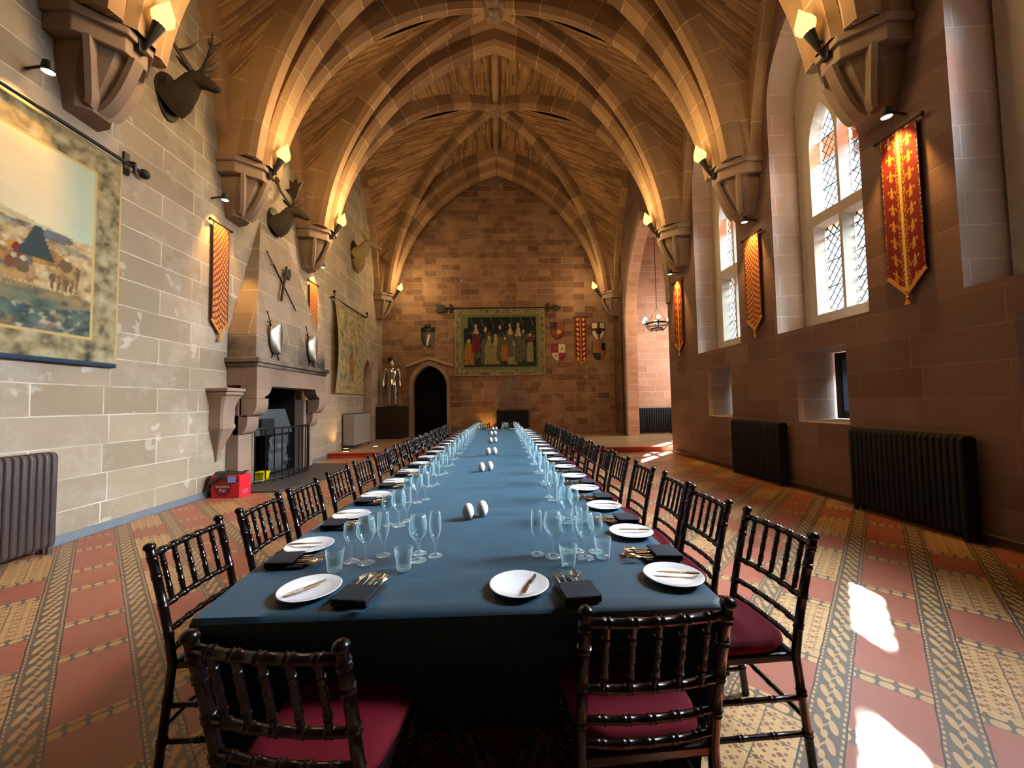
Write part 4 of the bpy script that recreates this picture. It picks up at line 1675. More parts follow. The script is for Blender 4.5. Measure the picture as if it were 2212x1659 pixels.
for k, (yc, lab) in enumerate(((7.60, 'polished shield over crossed swords on the near half of the fireplace hood'), (9.05, 'polished shield over crossed swords on the far half of the fireplace hood'))):
    t = thing('shield', lab, 'shield', (XL + 0.515, yc, 2.45))

    def shp(u, v):
        f = sqrt(max(0.0, 1 - ((0.60 - v) / 0.60) ** 2)) * 0.97 + 0.03 if v < 0.6 else 1 - 0.55 * ((v - 0.6) / 0.4) ** 2
        return (u - 0.5) * 0.40 * f, v * 0.60, 0.10 * (1 - (2 * u - 1) ** 2) + 0.02
    woven('boss_plate', (0.012, 0, 0.03), (0, 1, 0), (1, 0, 0), 0.4, 0.6, 24, 30, lambda u, v: SC['steel'], t, 0, 'worn_steel', shp, 0.01)
    sword_mb((0.012, 0.16, -0.10), (0.012, -0.24, 0.80), (1, 0, 0)).build('sword', M['rod'], t)
    sword_mb((0.012, -0.10, -0.06), (0.012, 0.22, 0.66), (1, 0, 0)).build('sword', M['rod'], t)


def hoodx(z):
    return 0.51 - 0.49 * (z - 2.78) / 2.47 + 0.03


o = sword_mb((XL + hoodx(3.55), 8.66, 3.55), (XL + hoodx(4.62), 7.92, 4.62), (1, 0, 0.2), 0.022).build('sword', M['rod'])
tag(o, 'long dark sword crossing an axe high on the fireplace hood', 'sword')
ax = thing('battle_axe', 'dark long-handled axe crossing a sword high on the fireplace hood', 'axe', (XL, 8.43, 0))
MB().tube([(hoodx(3.65) + 0.04, -0.40, 3.65), (hoodx(4.52) + 0.04, 0.10, 4.52)], 0.026, 8).build('handle', M['dark_wood'], ax)
mb = MB()
mb.prism([(0.00, 4.30), (0.06, 4.46), (0.20, 4.50), (0.22, 4.36), (0.16, 4.24)], hoodx(4.4) + 0.025, hoodx(4.4) + 0.055, 'yz')
mb.build('blade', M['black_iron'], ax, smooth=0)


# ---------------------------------------------------------------- mounted heads
def head_mount(name, label, loc, sc, fur, horn, kind):
    """trophy looking along +X from the left wall"""
    t = thing(name, label, 'trophy head', loc)
    mb = MB().prism([(0.26 * cos(a) * (1 if sin(a) > 0 else 0.85), 0.34 * sin(a) * (1.0 if sin(a) > 0 else 1.25)) for a in [i * pi / 10 for i in range(20)]], 0.002, 0.035, 'yz')
    mb.xf(Matrix.Scale(sc, 4) if sc != 1 else Matrix.Identity(4))
    mb.build('plaque', M['dark_wood'], t, smooth=30, bevel=0.008)
    mb = MB()
    path = [(0.03, 0, -0.10), (0.16, 0, -0.04), (0.30, 0, 0.10), (0.40, 0, 0.24), (0.50, 0, 0.26), (0.62, 0, 0.20), (0.74, 0, 0.12), (0.80, 0, 0.09)]
    rad = [0.25, 0.22, 0.165, 0.135, 0.125, 0.095, 0.07, 0.04]
    mb.tube(path, rad, 14)
    mb.ball((0.78, 0, 0.105), (0.055, 0.06, 0.05), 10, 8)
    for s in (-1, 1):
        mb.ball((0.54, s * 0.085, 0.29), (0.035, 0.03, 0.03), 8, 6)
    if kind == 'goat':
        mb.tube([(0.12, 0, -0.25), (0.14, 0, -0.42), (0.10, 0, -0.60)], [0.22, 0.17, 0.05], 12)
    mb.xf(Matrix.Scale(sc, 4))
    for q in mb.v:
        q.x = max(q.x, 0.012)
    mb.build('neck_and_face', M[fur], t, smooth=60)
    for s in (-1, 1):
        e = MB().tube([(0.42, s * 0.10, 0.32), (0.38, s * 0.20, 0.38), (0.36, s * 0.30, 0.40)], [0.03, 0.05, 0.005], 8, flat=0.45)
        e.xf(Matrix.Scale(sc, 4))
        e.build('ear', M[fur], t)
        h = MB()
        if kind == 'red':
            beam = [(0.42, s * 0.05, 0.36), (0.34, s * 0.16, 0.52), (0.26, s * 0.32, 0.70), (0.24, s * 0.42, 0.92), (0.30, s * 0.42, 1.12), (0.36, s * 0.36, 1.28)]
            h.tube(beam, [0.028, 0.024, 0.022, 0.020, 0.016, 0.005], 8)
            for (i, v) in ((1, (0.26, 0.02, 0.06)), (2, (0.22, 0.02, 0.14)), (3, (0.18, -0.04, 0.16)), (4, (-0.10, 0.08, 0.14)), (4, (0.12, 0.06, 0.10))):
                p = V(*beam[i])
                q = V(v[0], v[1] * s, v[2])
                h.tube([p, p + q * 0.6 + V(0, 0, -0.01), p + q + V(0, 0, 0.05)], [0.016, 0.012, 0.003], 6)
        elif kind == 'fallow':
            beam = [(0.42, s * 0.05, 0.36), (0.36, s * 0.18, 0.48), (0.30, s * 0.30, 0.62), (0.28, s * 0.36, 0.76)]
            h.tube(beam, [0.028, 0.024, 0.024, 0.03], 8)
            palm = [(0.26, 0.70), (0.34, 0.78), (0.40, 1.02), (0.48, 1.16), (0.36, 1.12), (0.33, 1.26), (0.24, 1.14), (0.16, 1.22), (0.18, 1.0), (0.06, 0.98), (0.18, 0.84)]
            h.prism(palm, s * 0.36 - 0.012, s * 0.36 + 0.012, 'xz')
            p = V(*beam[0])
            h.tube([p, p + V(0.12, s * 0.03, 0.05), p + V(0.20, s * 0.04, 0.15)], [0.016, 0.012, 0.003], 6)
        else:
            h.tube([(0.44, s * 0.05, 0.35), (0.38, s * 0.10, 0.50), (0.26, s * 0.14, 0.60), (0.16, s * 0.16, 0.62)], [0.03, 0.026, 0.018, 0.004], 8)
        h.xf(Matrix.Scale(sc, 4))
        if kind == 'red':
            o3 = V(0.42 * sc, 0, 0.36 * sc)
            for q in h.v:
                q.xyz = o3 + (q - o3) * 1.3
        h.build('antler' if kind != 'goat' else 'horn', M[horn], t, smooth=40)
    return t


head_mount('stag_head', 'dark mounted stag head with branching antlers, nearest trophy on the left wall', (XL, 5.72, 6.12), 0.92, 'dark_fur', 'horn', 'red')
head_mount('fallow_deer_head', 'grey mounted deer head with palmate antlers above the fireplace', (XL, 8.42, 5.46), 0.95, 'grey_fur', 'horn', 'fallow')
head_mount('goat_head', 'pale mounted goat head on the left wall above the faded green tapestry', (XL, 13.05, 6.62), 1.15, 'pale_fur', 'pale_horn', 'goat')


# ---------------------------------------------------------------- torches and spot lamps
LIGHTS = []


def plight(name, loc, e, col, size=0.08):
    d = bpy.data.lights.new(name, 'POINT')
    d.energy = e
    d.color = col
    d.shadow_soft_size = size
    o = bpy.data.objects.new(name, d)
    COL.objects.link(o)
    o.location = loc
    return o


def slight(name, loc, target, e, col, ang=70, blend=0.5, size=0.04):
    d = bpy.data.lights.new(name, 'SPOT')
    d.energy = e
    d.color = col
    d.spot_size = radians(ang)
    d.spot_blend = blend
    d.shadow_soft_size = size
    o = bpy.data.objects.new(name, d)
    COL.objects.link(o)
    o.location = loc
    o.rotation_euler = (V(*target) - V(*loc)).to_track_quat('-Z', 'Y').to_euler()
    return o


WARM = (1.0, 0.66, 0.30)
TW = 95
WHERE = {4.56: 'nearest', 7.15: 'second', 9.8: 'third', 15.55: 'farthest'}
for yc in (4.56, 7.15, 9.8, 15.55):
    for side, s in (('left', -1), ('right', 1)):
        wx = XL if s < 0 else XR
        t = thing('wall_torch', '%s glowing flame torch along the %s wall, on its stone corbel' % (WHERE[yc], side), 'torch', (wx - s * 0.655, yc, 5.70))
        k = -s
        mb = MB()
        mb.box(-0.03, 0.03, -0.05, 0.05, 0.0, 0.26)
        mb.tube([(0, 0, 0.22), (k * 0.14, 0, 0.24)], 0.016, 6)
        mb.build('bracket', M['black_iron'], t, smooth=30, bevel=0.004)
        a, b = V(k * 0.05, 0, 0.04), V(k * 0.215, 0, 0.36)
        MB().tube([a, a.lerp(b, 0.4), b], [0.012, 0.035, 0.066], 10).build('torch_cone', M['black_iron'], t)
        dirv = (b - a).normalized()
        fl_ = MB().tube([b - dirv * 0.02, b + dirv * 0.02, b + dirv * 0.08, b + dirv * 0.14 + V(0, 0, 0.01), b + dirv * 0.19 + V(0, 0, 0.03), b + dirv * 0.24 + V(0, 0, 0.08)], [0.05, 0.092, 0.118, 0.098, 0.055, 0.006], 14)
        fl_.build('flame_glass', M['flame'], t)
        p = V(wx - s * 0.655, yc + (0.0 if yc < 15 else -0.5), 5.70) + b + dirv * 0.16 + V(k * 0.60, 0, 0.05)
        plight('torch_light', p, TW * (1.0 if s < 0 else 0.55) * {9.8: 2.0, 15.55: 1.0}.get(yc, 1.0), WARM, 0.2)


def spot_lamp(label, wx, y, z, s, target, e=120, ang=64):
    k = -s
    t = thing('spot_lamp', label, 'spot lamp', (wx, y, z))
    MB().tube([(k * 0.002, 0, 0.0), (k * 0.20, 0, 0.03)], 0.014, 6).build('arm', M['black_iron'], t)
    MB().lathe([(0.0, 0.10), (0.045, 0.09), (0.06, 0.0), (0.055, -0.02)], 14, (k * 0.23, 0, -0.02)).build('can', M['black_iron'], t)
    MB().lathe([(0.0, -0.012), (0.052, -0.012)], 14, (k * 0.23, 0, -0.02)).build('lens', M['lamp'], t)
    slight('spot_light', (wx + k * 0.23, y, z - 0.06), target, e, (1.0, 0.50, 0.13), ang, 0.6)


spot_lamp('small glowing lamp above the large tapestry on the left wall', XL, 4.02, 5.02, -1, (XL + 0.02, 3.6, 3.4), 90, 84)
spot_lamp('small glowing lamp over the orange banner before the fireplace', XL, 6.62, 5.04, -1, (XL + 0.02, 6.78, 4.0), 260, 66)
spot_lamp('small glowing lamp over the banner beyond the fireplace hood', XL, 10.26, 5.16, -1, (XL + 0.02, 10.15, 4.0), 260, 66)
spot_lamp('small glowing lamp over the lattice banner on the right wall', XR, 6.95, 4.78, 1, (XR - 0.02, 7.06, 4.0), 160, 62)
spot_lamp('small glowing lamp over the fleur-de-lis banner on the right wall', XR, 4.28, 4.78, 1, (XR - 0.02, 4.34, 4.0), 200, 62)
spot_lamp('small lamp over the glowing banner beside the alcove arch', XR, 10.12, 4.86, 1, (XR - 0.02, 10.12, 4.0), 240, 62)

# uplights set in the dais floor
for (x, y, lab) in ((-4.0, 12.6, 'round floor light on the dais in front of the grey cabinet'), (-4.45, 11.35, 'round floor light near the left corner of the dais step'), (1.35, 14.2, 'round floor light on the dais right of the table end')):
    t = thing('floor_light', lab, 'floor light', (x, y, 0.14))
    MB().lathe([(0.11, 0.0), (0.11, 0.012), (0.085, 0.014)], 20).build('rim', M['steel'], t)
    MB().lathe([(0.0, 0.013), (0.085, 0.013)], 20).build('lens', M['floor_lamp'], t)
t = thing('floor_light', 'orange uplight on the dais floor beside the end wall radiator', 'floor light', (-0.50, 15.85, 0.14))
MB().lathe([(0.11, 0.0), (0.11, 0.05), (0.085, 0.055)], 20).build('can', M['black_iron'], t)
MB().lathe([(0.0, 0.052), (0.085, 0.052)], 20).build('lens', M['floor_lamp'], t)
slight('uplight', (-0.50, 15.85, 0.22), (-0.50, 16.2, 1.2), 45, (1.0, 0.50, 0.12), 75, 0.6)
t = thing('floor_light', 'orange uplight on the dais floor at the left wall by the cabinet', 'floor light', (-4.6, 11.75, 0.14))
MB().lathe([(0.11, 0.0), (0.11, 0.05), (0.085, 0.055)], 20).build('can', M['black_iron'], t)
MB().lathe([(0.0, 0.052), (0.085, 0.052)], 20).build('lens', M['floor_lamp'], t)
slight('uplight', (-4.6, 11.75, 0.22), (-4.87, 11.0, 1.6), 40, (1.0, 0.55, 0.18), 80, 0.6)


# ---------------------------------------------------------------- radiators
def radiator(label, base, rz, n, h, mat, pitch=0.064, depth=0.17, z0=0.06):
    """local x along the radiator, +y towards the wall"""
    t = thing('radiator', label, 'radiator', base, rz)
    prof = []
    r = 0.055
    for (cx, cz, a0) in ((depth / 2 - r, h - r, 0), (-depth / 2 + r, h - r, pi / 2), (-depth / 2 + r, z0 + r, pi), (depth / 2 - r, z0 + r, 3 * pi / 2)):
        for i in range(4):
            an = a0 + i / 3 * pi / 2
            prof.append((cx + r * cos(an), cz + r * sin(an)))
    mb = MB().prism(prof, -pitch * 0.44, pitch * 0.44, 'yz')
    first = None
    for i in range(n):
        x = (i - (n - 1) / 2) * pitch
        if first is None:
            first = mb.build('section', M[mat], t, smooth=40, bevel=0.016)
            first.location = (x, 0, 0)
        else:
            c = first.copy()
            COL.objects.link(c)
            c.parent = t
            c.location = (x, 0, 0)
    L = (n - 1) * pitch / 2
    for s in (-1, 1):
        MB().tube([(s * L, -0.045, 0.0), (s * L, -0.045, z0 + 0.08)], [0.028, 0.018], 8).tube([(s * L, 0.045, 0.0), (s * L, 0.045, z0 + 0.08)], [0.028, 0.018], 8).build('foot', M[mat], t)
    MB().tube([(-L, 0, z0 + 0.07), (L, 0, z0 + 0.07)], 0.025, 8).tube([(-L, 0, h - 0.09), (L, 0, h - 0.09)], 0.025, 8).build('pipe', M[mat], t)
    return t


radiator('brown column radiator low on the left wall under the large tapestry', (XL + 0.16, 3.35, 0), pi / 2, 28, 1.04, 'radiator_brown')
radiator('wide black column radiator under the fleur-de-lis banner on the right wall', (XR - 0.13, 4.42, 0), -pi / 2, 20, 1.06, 'radiator_black')
radiator('black column radiator on the right wall farther toward the alcove', (XR - 0.13, 7.03, 0), -pi / 2, 21, 1.06, 'radiator_black')
radiator('black radiator on the dais in the middle of the far end wall', (0.49, YB - 0.14, 0.14), 0, 16, 1.02, 'radiator_black', 0.083)
radiator('black radiator standing in the bright alcove under the chandelier', (6.2, 15.44, 0.14), 0, 14, 1.02, 'radiator_black', 0.094)
MB().box(-0.035, 0.035, -0.088, -0.086, 0.86, 0.90).build('label_plate', M['paper'], bpy.data.objects['radiator'], smooth=0)
# blocked arch behind the end wall radiator
trim(MB().prism(pointed(0.46, 0.78, 0.14, 1.4, 2.55), YB - 0.012, YB + 0.05).build('trim', stone('blocked_arch', lin('#8b7a72'), lin('#74645e'), lin('#97867c'), 0.5, 0.215, 0.008), smooth=0))

# grey cabinet by the left wall on the dais
cb = thing('heater_cabinet', 'tall grey metal heater cabinet on the dais against the left wall', 'cabinet', (XL + 0.04, 12.82, 0.14))
MB().box(0, 0.36, -0.72, 0.72, 0.10, 1.06).build('body', M['cabinet_grey'], cb, smooth=0, bevel=0.02)
MB().box(0.002, 0.35, -0.70, 0.70, 1.062, 1.075).build('top_edge', M['rod'], cb, smooth=0)
for a in (0.05, 0.31):
    for b in (-0.66, 0.66):
        MB().tube([(a, b, 0), (a, b, 0.12)], 0.018, 6).build('foot', M['black_iron'], cb)

# ---------------------------------------------------------------- suit of armour on its plinth
pd = MB().box(-0.53, 0.53, -0.40, 0.40, 0.0, 1.26).build('plinth', M['dark_wood'], smooth=0, bevel=0.01, loc=(-4.32, 15.72, 0.14))
tag(pd, 'plain black block plinth carrying the suit of armour', 'plinth')
ar = thing('suit_of_armour', 'shining steel suit of armour standing on a black plinth', 'armour', (-4.33, 15.70, 1.40), radians(8))
MB().box(-0.28, 0.28, -0.16, 0.16, 0, 0.03).build('base', M['rod'], ar, smooth=0, bevel=0.006)
A_ = M['armour']
mb = MB().lathe([(0.0, 1.86), (0.05, 1.85), (0.095, 1.80), (0.108, 1.72), (0.10, 1.66), (0.085, 1.60), (0.10, 1.57), (0.0, 1.57)], 18)
mb.tube([(0, -0.08, 1.72), (0, -0.14, 1.69), (0, -0.10, 1.62)], [0.07, 0.03, 0.05], 10)
hl = mb.build('helmet', A_, ar)
MB().box(-0.07, 0.07, -0.125, -0.10, 1.725, 1.735).build('eye_slit', M['void'], hl, smooth=0)
MB().tube([(0, 0.02, 1.86), (-0.04, 0.08, 1.96), (-0.12, 0.13, 1.92), (-0.17, 0.14, 1.78)], [0.03, 0.07, 0.07, 0.02], 10).build('plume', M['black_iron'], ar)
MB().lathe([(0.09, 1.56), (0.14, 1.52), (0.20, 1.44), (0.21, 1.32), (0.17, 1.18), (0.145, 1.08), (0.0, 1.08)], 20).xf(Matrix.Diagonal((1, 0.78, 1, 1))).build('breastplate', A_, ar)
MB().lathe([(0.15, 1.09), (0.175, 1.02), (0.20, 0.94), (0.215, 0.84), (0.19, 0.84)], 20).xf(Matrix.Diagonal((1, 0.8, 1, 1))).build('fauld', A_, ar)
for s in (-1, 1):
    MB().ball((s * 0.235, 0, 1.45), (0.095, 0.10, 0.09), 14, 10).build('pauldron', A_, ar)
    a = MB().tube([(s * 0.25, 0, 1.42), (s * 0.285, -0.01, 1.28), (s * 0.30, -0.02, 1.18)], [0.062, 0.058, 0.05], 12)
    a.ball((s * 0.30, -0.01, 1.15), (0.062, 0.066, 0.06), 10, 8)
    a.tube([(s * 0.30, -0.02, 1.12), (s * 0.315, -0.07, 1.0), (s * 0.32, -0.10, 0.90)], [0.05, 0.054, 0.042], 12)
    am = a.build('arm_plate', A_, ar, smooth=50)
    MB().tube([(s * 0.32, -0.10, 0.90), (s * 0.325, -0.125, 0.83), (s * 0.325, -0.14, 0.76)], [0.055, 0.05, 0.025], 10, flat=0.7).build('gauntlet', A_, ar)
    l = MB().tube([(s * 0.10, 0, 0.86), (s * 0.11, -0.005, 0.70), (s * 0.115, -0.01, 0.53)], [0.098, 0.088, 0.068], 14)
    l.ball((s * 0.115, -0.02, 0.50), (0.068, 0.075, 0.07), 12, 8)
    l.tube([(s * 0.115, 0, 0.47), (s * 0.118, 0.008, 0.32), (s * 0.12, 0.0, 0.10)], [0.060, 0.066, 0.044], 14)
    l.build('leg_plate', A_, ar, smooth=50)
    MB().tube([(s * 0.12, 0.03, 0.075), (s * 0.125, -0.06, 0.065), (s * 0.135, -0.15, 0.045)], [0.045, 0.045, 0.02], 10, flat=0.8).build('sabaton', A_, ar)
sword_mb((-0.06, -0.20, 0.04), (-0.02, -0.19, 1.06), (0, -1, 0), 0.02).build('sword', M['steel'], ar)

# ---------------------------------------------------------------- chandelier in the alcove
CX_, CY_, CZ_ = 5.55, 13.4, 3.98
ch = thing('chandelier', 'black iron ring chandelier with glowing bulbs hanging in the alcove', 'chandelier', (CX_, CY_, CZ_))
ring = [(0.40 * cos(i * pi / 16), 0.40 * sin(i * pi / 16)) for i in range(33)]
MB().sweep([(x, y, 0.16) for x, y in ring], [(-0.03, -0.008), (0.03, -0.008), (0.03, 0.008), (-0.03, 0.008)], (0, 0, 1), [(x, y, 0) for x, y in ring], cap=False).build('ring', M['black_iron'], ch)
ring = [(0.22 * cos(i * pi / 16), 0.22 * sin(i * pi / 16)) for i in range(33)]
MB().sweep([(x, y, -0.02) for x, y in ring], [(-0.025, -0.008), (0.025, -0.008), (0.025, 0.008), (-0.025, 0.008)], (0, 0, 1), [(x, y, 0) for x, y in ring], cap=False).build('ring', M['black_iron'], ch)
for i in range(6):
    an = i * pi / 3 + 0.25
    c, s = cos(an), sin(an)
    a = MB().tube([(c * 0.20, s * 0.20, -0.10), (c * 0.30, s * 0.30, 0.0), (c * 0.42, s * 0.42, 0.18), (c * 0.46, s * 0.46, 0.25)], [0.010, 0.018, 0.022, 0.034], 8).build('arm', M['black_iron'], ch)
    MB().ball((c * 0.47, s * 0.47, 0.315), (0.062, 0.062, 0.075), 12, 8).build('bulb', M['bulb'], a)
mb = MB()
for i in range(3):
    an = i * 2 * pi / 3
    mb.tube([(0.40 * cos(an), 0.40 * sin(an), 0.18), (0, 0, 0.75)], 0.008, 6)
mb.tube([(0, 0, 0.75), (0, 0, 8.2 - CZ_)], 0.012, 6)
mb.build('chain', M['black_iron'], ch)
plight('chandelier_light', (CX_, CY_, CZ_ + 0.45), 60, WARM, 0.3)

# alarm box high on the end wall and a little box in the alcove corner
o = MB().box(-0.10, 0.10, -0.08, 0, -0.1, 0.1).build('alarm_box', M['cabinet_grey'], smooth=0, bevel=0.01, loc=(0.16, YB, 10.72))
tag(o, 'small pale square box high on the end wall under the arch point', 'box')
# ---------------------------------------------------------------- the long table's cloths
TX0, TX1, TY0, TY1, TZ = -1.12, 0.80, 1.395, 10.62, 0.75


def EL(y):
    return TX0 + 0.05 * max(0.0, 1 - (y - 1.395) / 0.55) ** 1.5


def ER(y):
    return TX1 - 0.012 * max(0.0, 1 - (y - 1.395) / 0.4)


def tablecloth(label, ya, yb, z, front, back, lap=0.0):
    mb = MB()
    nx, ny = 44, max(20, int((yb - ya) / 0.06))

    def wr(x, y):
        a = 0.0022 * noise.noise(V(x * 2.2, y * 1.3, 1)) + 0.0028 * max(0, noise.noise(V(x * 1.1 + y * 2.6, y * 0.8 - x, 5))) ** 2 * 3
        for (cx, cy, dx, dy, ln) in ((-0.18, 1.62, 1, 0.25, 0.35), (-0.55, 1.50, -0.4, 1, 0.25), (-0.30, 1.95, -1, 0.9, 0.30), (0.12, 2.6, 1, -0.1, 0.4), (0.3, 1.72, 1, 0.7, 0.3), (-0.1, 3.4, 1, 0.08, 0.5), (-0.35, 5.0, 1, 0.05, 0.5), (0.2, 6.2, 1, 0.1, 0.5)):
            L = sqrt(dx * dx + dy * dy)
            t = ((x - cx) * dx + (y - cy) * dy) / L
            n = (-(x - cx) * dy + (y - cy) * dx) / L
            if abs(t) < ln:
                a += 0.011 * math.exp(-(n / 0.020) ** 2) * (1 - (t / ln) ** 2)
        return max(a, -0.001)
    # plan outline rows run across the table: left hem, left edge, top, right edge, right hem
    rows = []
    ys = [ya + (yb - ya) * i / ny for i in range(ny + 1)]

    def row(y, drop_y, zt, off):
        r = []
        for (d, ins) in ((0.0, 0.13), (0.25, 0.10), (0.5, 0.055), (0.68, 0.012), (0.735, 0.0)):
            fo = 0.016 * sin(y * 17 + 2) * (1 - d / 0.75)
            r.append((EL(y) + ins + fo, y, max(0.012, d + (zt - 0.75))))
        for j in range(nx + 1):
            x = EL(y) + 0.008 + (ER(y) - EL(y) - 0.016) * j / nx
            r.append((x, y, zt + wr(x, y)))
        for (d, ins) in ((0.735, 0.0), (0.68, 0.012), (0.5, 0.055), (0.25, 0.10), (0.0, 0.13)):
            fo = 0.016 * sin(y * 15) * (1 - d / 0.75)
            r.append((ER(y) - ins - fo, y, max(0.012, d + (zt - 0.75))))
        return r
    for y in ys:
        rows.append([V(*p) for p in row(y, 0, z, 0)])

    def endwall(yy, sgn):
        out = []
        base = row(yy, 0, z, 0)
        for (d, ins) in (((0.735, 0.004), (0.68, 0.03), (0.5, 0.12), (0.25, 0.20), (0.0, 0.22)) if sgn < 0 else ((0.735, 0.004), (0.68, 0.0), (0.5, 0.008), (0.25, 0.02), (0.0, 0.035))):
            r = []
            for (x, y, zz) in base:
                fo = 0.012 * sin(x * 16) * (1 - d / 0.75)
                xx = min(max(x, EL(yy) + 0.005 + 0.13 * (1 - d / 0.735)), ER(yy) - 0.005 - 0.13 * (1 - d / 0.735))
                r.append(V(xx, yy - sgn * (0.012 - ins) * -1 + sgn * (0.006) - sgn * ins + sgn * fo * 0.6, min(zz, max(0.012, d + z - 0.75))))
            out.append(r)
        return out
    if front:
        rows = endwall(ya, -1)[::-1] + rows
    if back:
        rows = rows + endwall(yb, 1)
    mb.grid(rows)
    o = mb.build('tablecloth', M['cloth'], smooth=60, recalc=False)
    tag(o, label, 'tablecloth')
    return o


tablecloth('dark navy cloth over the near end of the long banquet table', TY0, 5.40, TZ, True, False)
tablecloth('dark navy cloth over the middle of the long banquet table', 5.30, 8.20, TZ + 0.005, False, False)
tablecloth('dark navy cloth over the far end of the long banquet table', 8.10, TY1, TZ + 0.001, False, True)
# ---------------------------------------------------------------- chairs
def bamboo(pts, r, rings, n=9, bump=1.32, step=0.02):
    """turned stick along a polyline with paired rings at the given lengths"""
    pts = [V(*p) for p in pts]
    L = [0]
    for i in range(1, len(pts)):
        L.append(L[-1] + (pts[i] - pts[i - 1]).length)
    tot = L[-1]

    def at(s):
        for i in range(1, len(pts)):
            if s <= L[i] or i == len(pts) - 1:
                f = (s - L[i - 1]) / (L[i] - L[i - 1])
                return pts[i - 1].lerp(pts[i], f)
    ss = {0.0: r, tot: r}
    for k in range(1, 5):
        ss.setdefault(tot * k / 5, r)
    for q in rings:
        for (o, m) in ((-0.013, 1.0), (-0.008, bump), (-0.003, 1.08), (0.003, 1.08), (0.008, bump), (0.013, 1.0)):
            if 0 < q + o < tot:
                ss[q + o] = r * m
    for i in range(1, len(pts) - 1):
        ss.setdefault(L[i], r)
    ks = sorted(ss)
    return [at(s) for s in ks], [ss[s] for s in ks]


def make_chair():
    t = thing('chiavari_chair', '-', 'chair')
    mt = M['chair']

    def post(z):
        """rear post centre line: y at height z"""
        if z < 0.44:
            return -0.205 + 0.02 * (z / 0.44) - 0.03 * (1 - z / 0.44)
        return -0.185 - 0.105 * ((z - 0.44) / 0.48) ** 1.25
    zs = [0, 0.15, 0.3, 0.44, 0.56, 0.68, 0.80, 0.90]
    for s in (-1, 1):
        pl = [(s * 0.20, post(z), z) for z in zs]
        p, r = bamboo(pl, 0.0165, [0.14, 0.30, 0.56, 0.68, 0.80, 0.872], 10, 1.24)
        mb = MB().tube(p, r, 10)
        mb.ball((s * 0.20, post(0.905), 0.905), (0.0225, 0.0225, 0.018), 10, 6)
        mb.build('back_post', mt, t, smooth=50)
        mb = MB()
        p, r = bamboo([(s * 0.195, 0.175, 0), (s * 0.19, 0.165, 0.43)], 0.0165, [0.10, 0.20, 0.33], 9, 1.24)
        mb.tube(p, r, 9)
        mb.build('front_leg', mt, t, smooth=50)
    # rails of the back, slightly bowed
    for k, (z, rad, nm) in enumerate(((0.872, 0.0135, 'top_rail'), (0.665, 0.0125, 'back_rail'), (0.565, 0.0115, 'back_rail'), (0.49, 0.0115, 'back_rail'))):
        y = post(z)
        pts = [(-0.20, y, z), (-0.10, y - 0.014, z), (0, y - 0.018, z), (0.10, y - 0.014, z), (0.20, y, z)]
        sp = [0.058 + i * 0.0715 for i in range(5)]
        p, r = bamboo(pts, rad, sp, 9, 1.3)
        MB().tube(p, r, 9).build(nm, mt, t, smooth=50)
    for i in range(5):
        x = -0.143 + i * 0.0715
        yy = -0.014 * (1 - (x / 0.19) ** 2) - 0.004
        pts = [(x, post(0.665) + yy, 0.665), (x, post(0.77) + yy, 0.77), (x, post(0.872) + yy, 0.872)]
        p, r = bamboo(pts, 0.0095, [0.05, 0.105, 0.16], 8, 1.3)
        MB().tube(p, r, 8).build('spindle', mt, t, smooth=50)
    mb = MB()
    pl = [(-0.20, -0.19), (0.20, -0.19), (0.205, 0.16), (0.19, 0.185), (-0.19, 0.185), (-0.205, 0.16)]
    mb.prism(pl, 0.415, 0.45, 'xy')
    mb.build('seat_frame', mt, t, smooth=0, bevel=0.008)
    # cushion
    mb = MB()
    rows = []
    for (f, z) in ((0.90, 0.452), (0.985, 0.458), (1.0, 0.472), (0.985, 0.490), (0.90, 0.502), (0.70, 0.508), (0.35, 0.511), (0.02, 0.512)):
        r = []
        for i in range(33):
            a = 2 * pi * i / 32
            c, s = cos(a), sin(a)
            e = 0.42
            x = 0.205 * math.copysign(abs(c) ** e, c) * (1 + 0.10 * s)
            y = 0.195 * math.copysign(abs(s) ** (e + 0.15), s)
            r.append(V(x * f, y * f, z))
        rows.append(r)
    mb.grid(rows, uv=False)
    mb.build('seat_cushion', M['velvet'], t, smooth=60)
    for s in (-1, 1):
        for z in (0.13, 0.27):
            p, r = bamboo([(s * 0.19, -0.205, z), (s * 0.193, 0.172, z)], 0.0105, [0.12, 0.26], 8, 1.3)
            MB().tube(p, r, 8).build('stretcher', mt, t, smooth=50)
    for (y, z) in ((0.172, 0.20), (-0.21, 0.20)):
        p, r = bamboo([(-0.20, y, z), (0.20, y, z)], 0.0105, [0.10, 0.19, 0.28], 8, 1.3)
        MB().tube(p, r, 8).build('stretcher', mt, t, smooth=50)
    return t


NPL, PITCH = 17, 0.533
chair0 = make_chair()
used = [False]
CG = 'dark chiavari chairs around the long table'


def place_chair(x, y, rz, label, z=0):
    if not used[0]:
        used[0] = True
        chair0.location = (x, y, z)
        chair0.rotation_euler = (0, 0, rz)
        chair0['label'] = label
        chair0['group'] = CG
        return chair0
    return dup(chair0, (x, y, z), rz, label, CG)


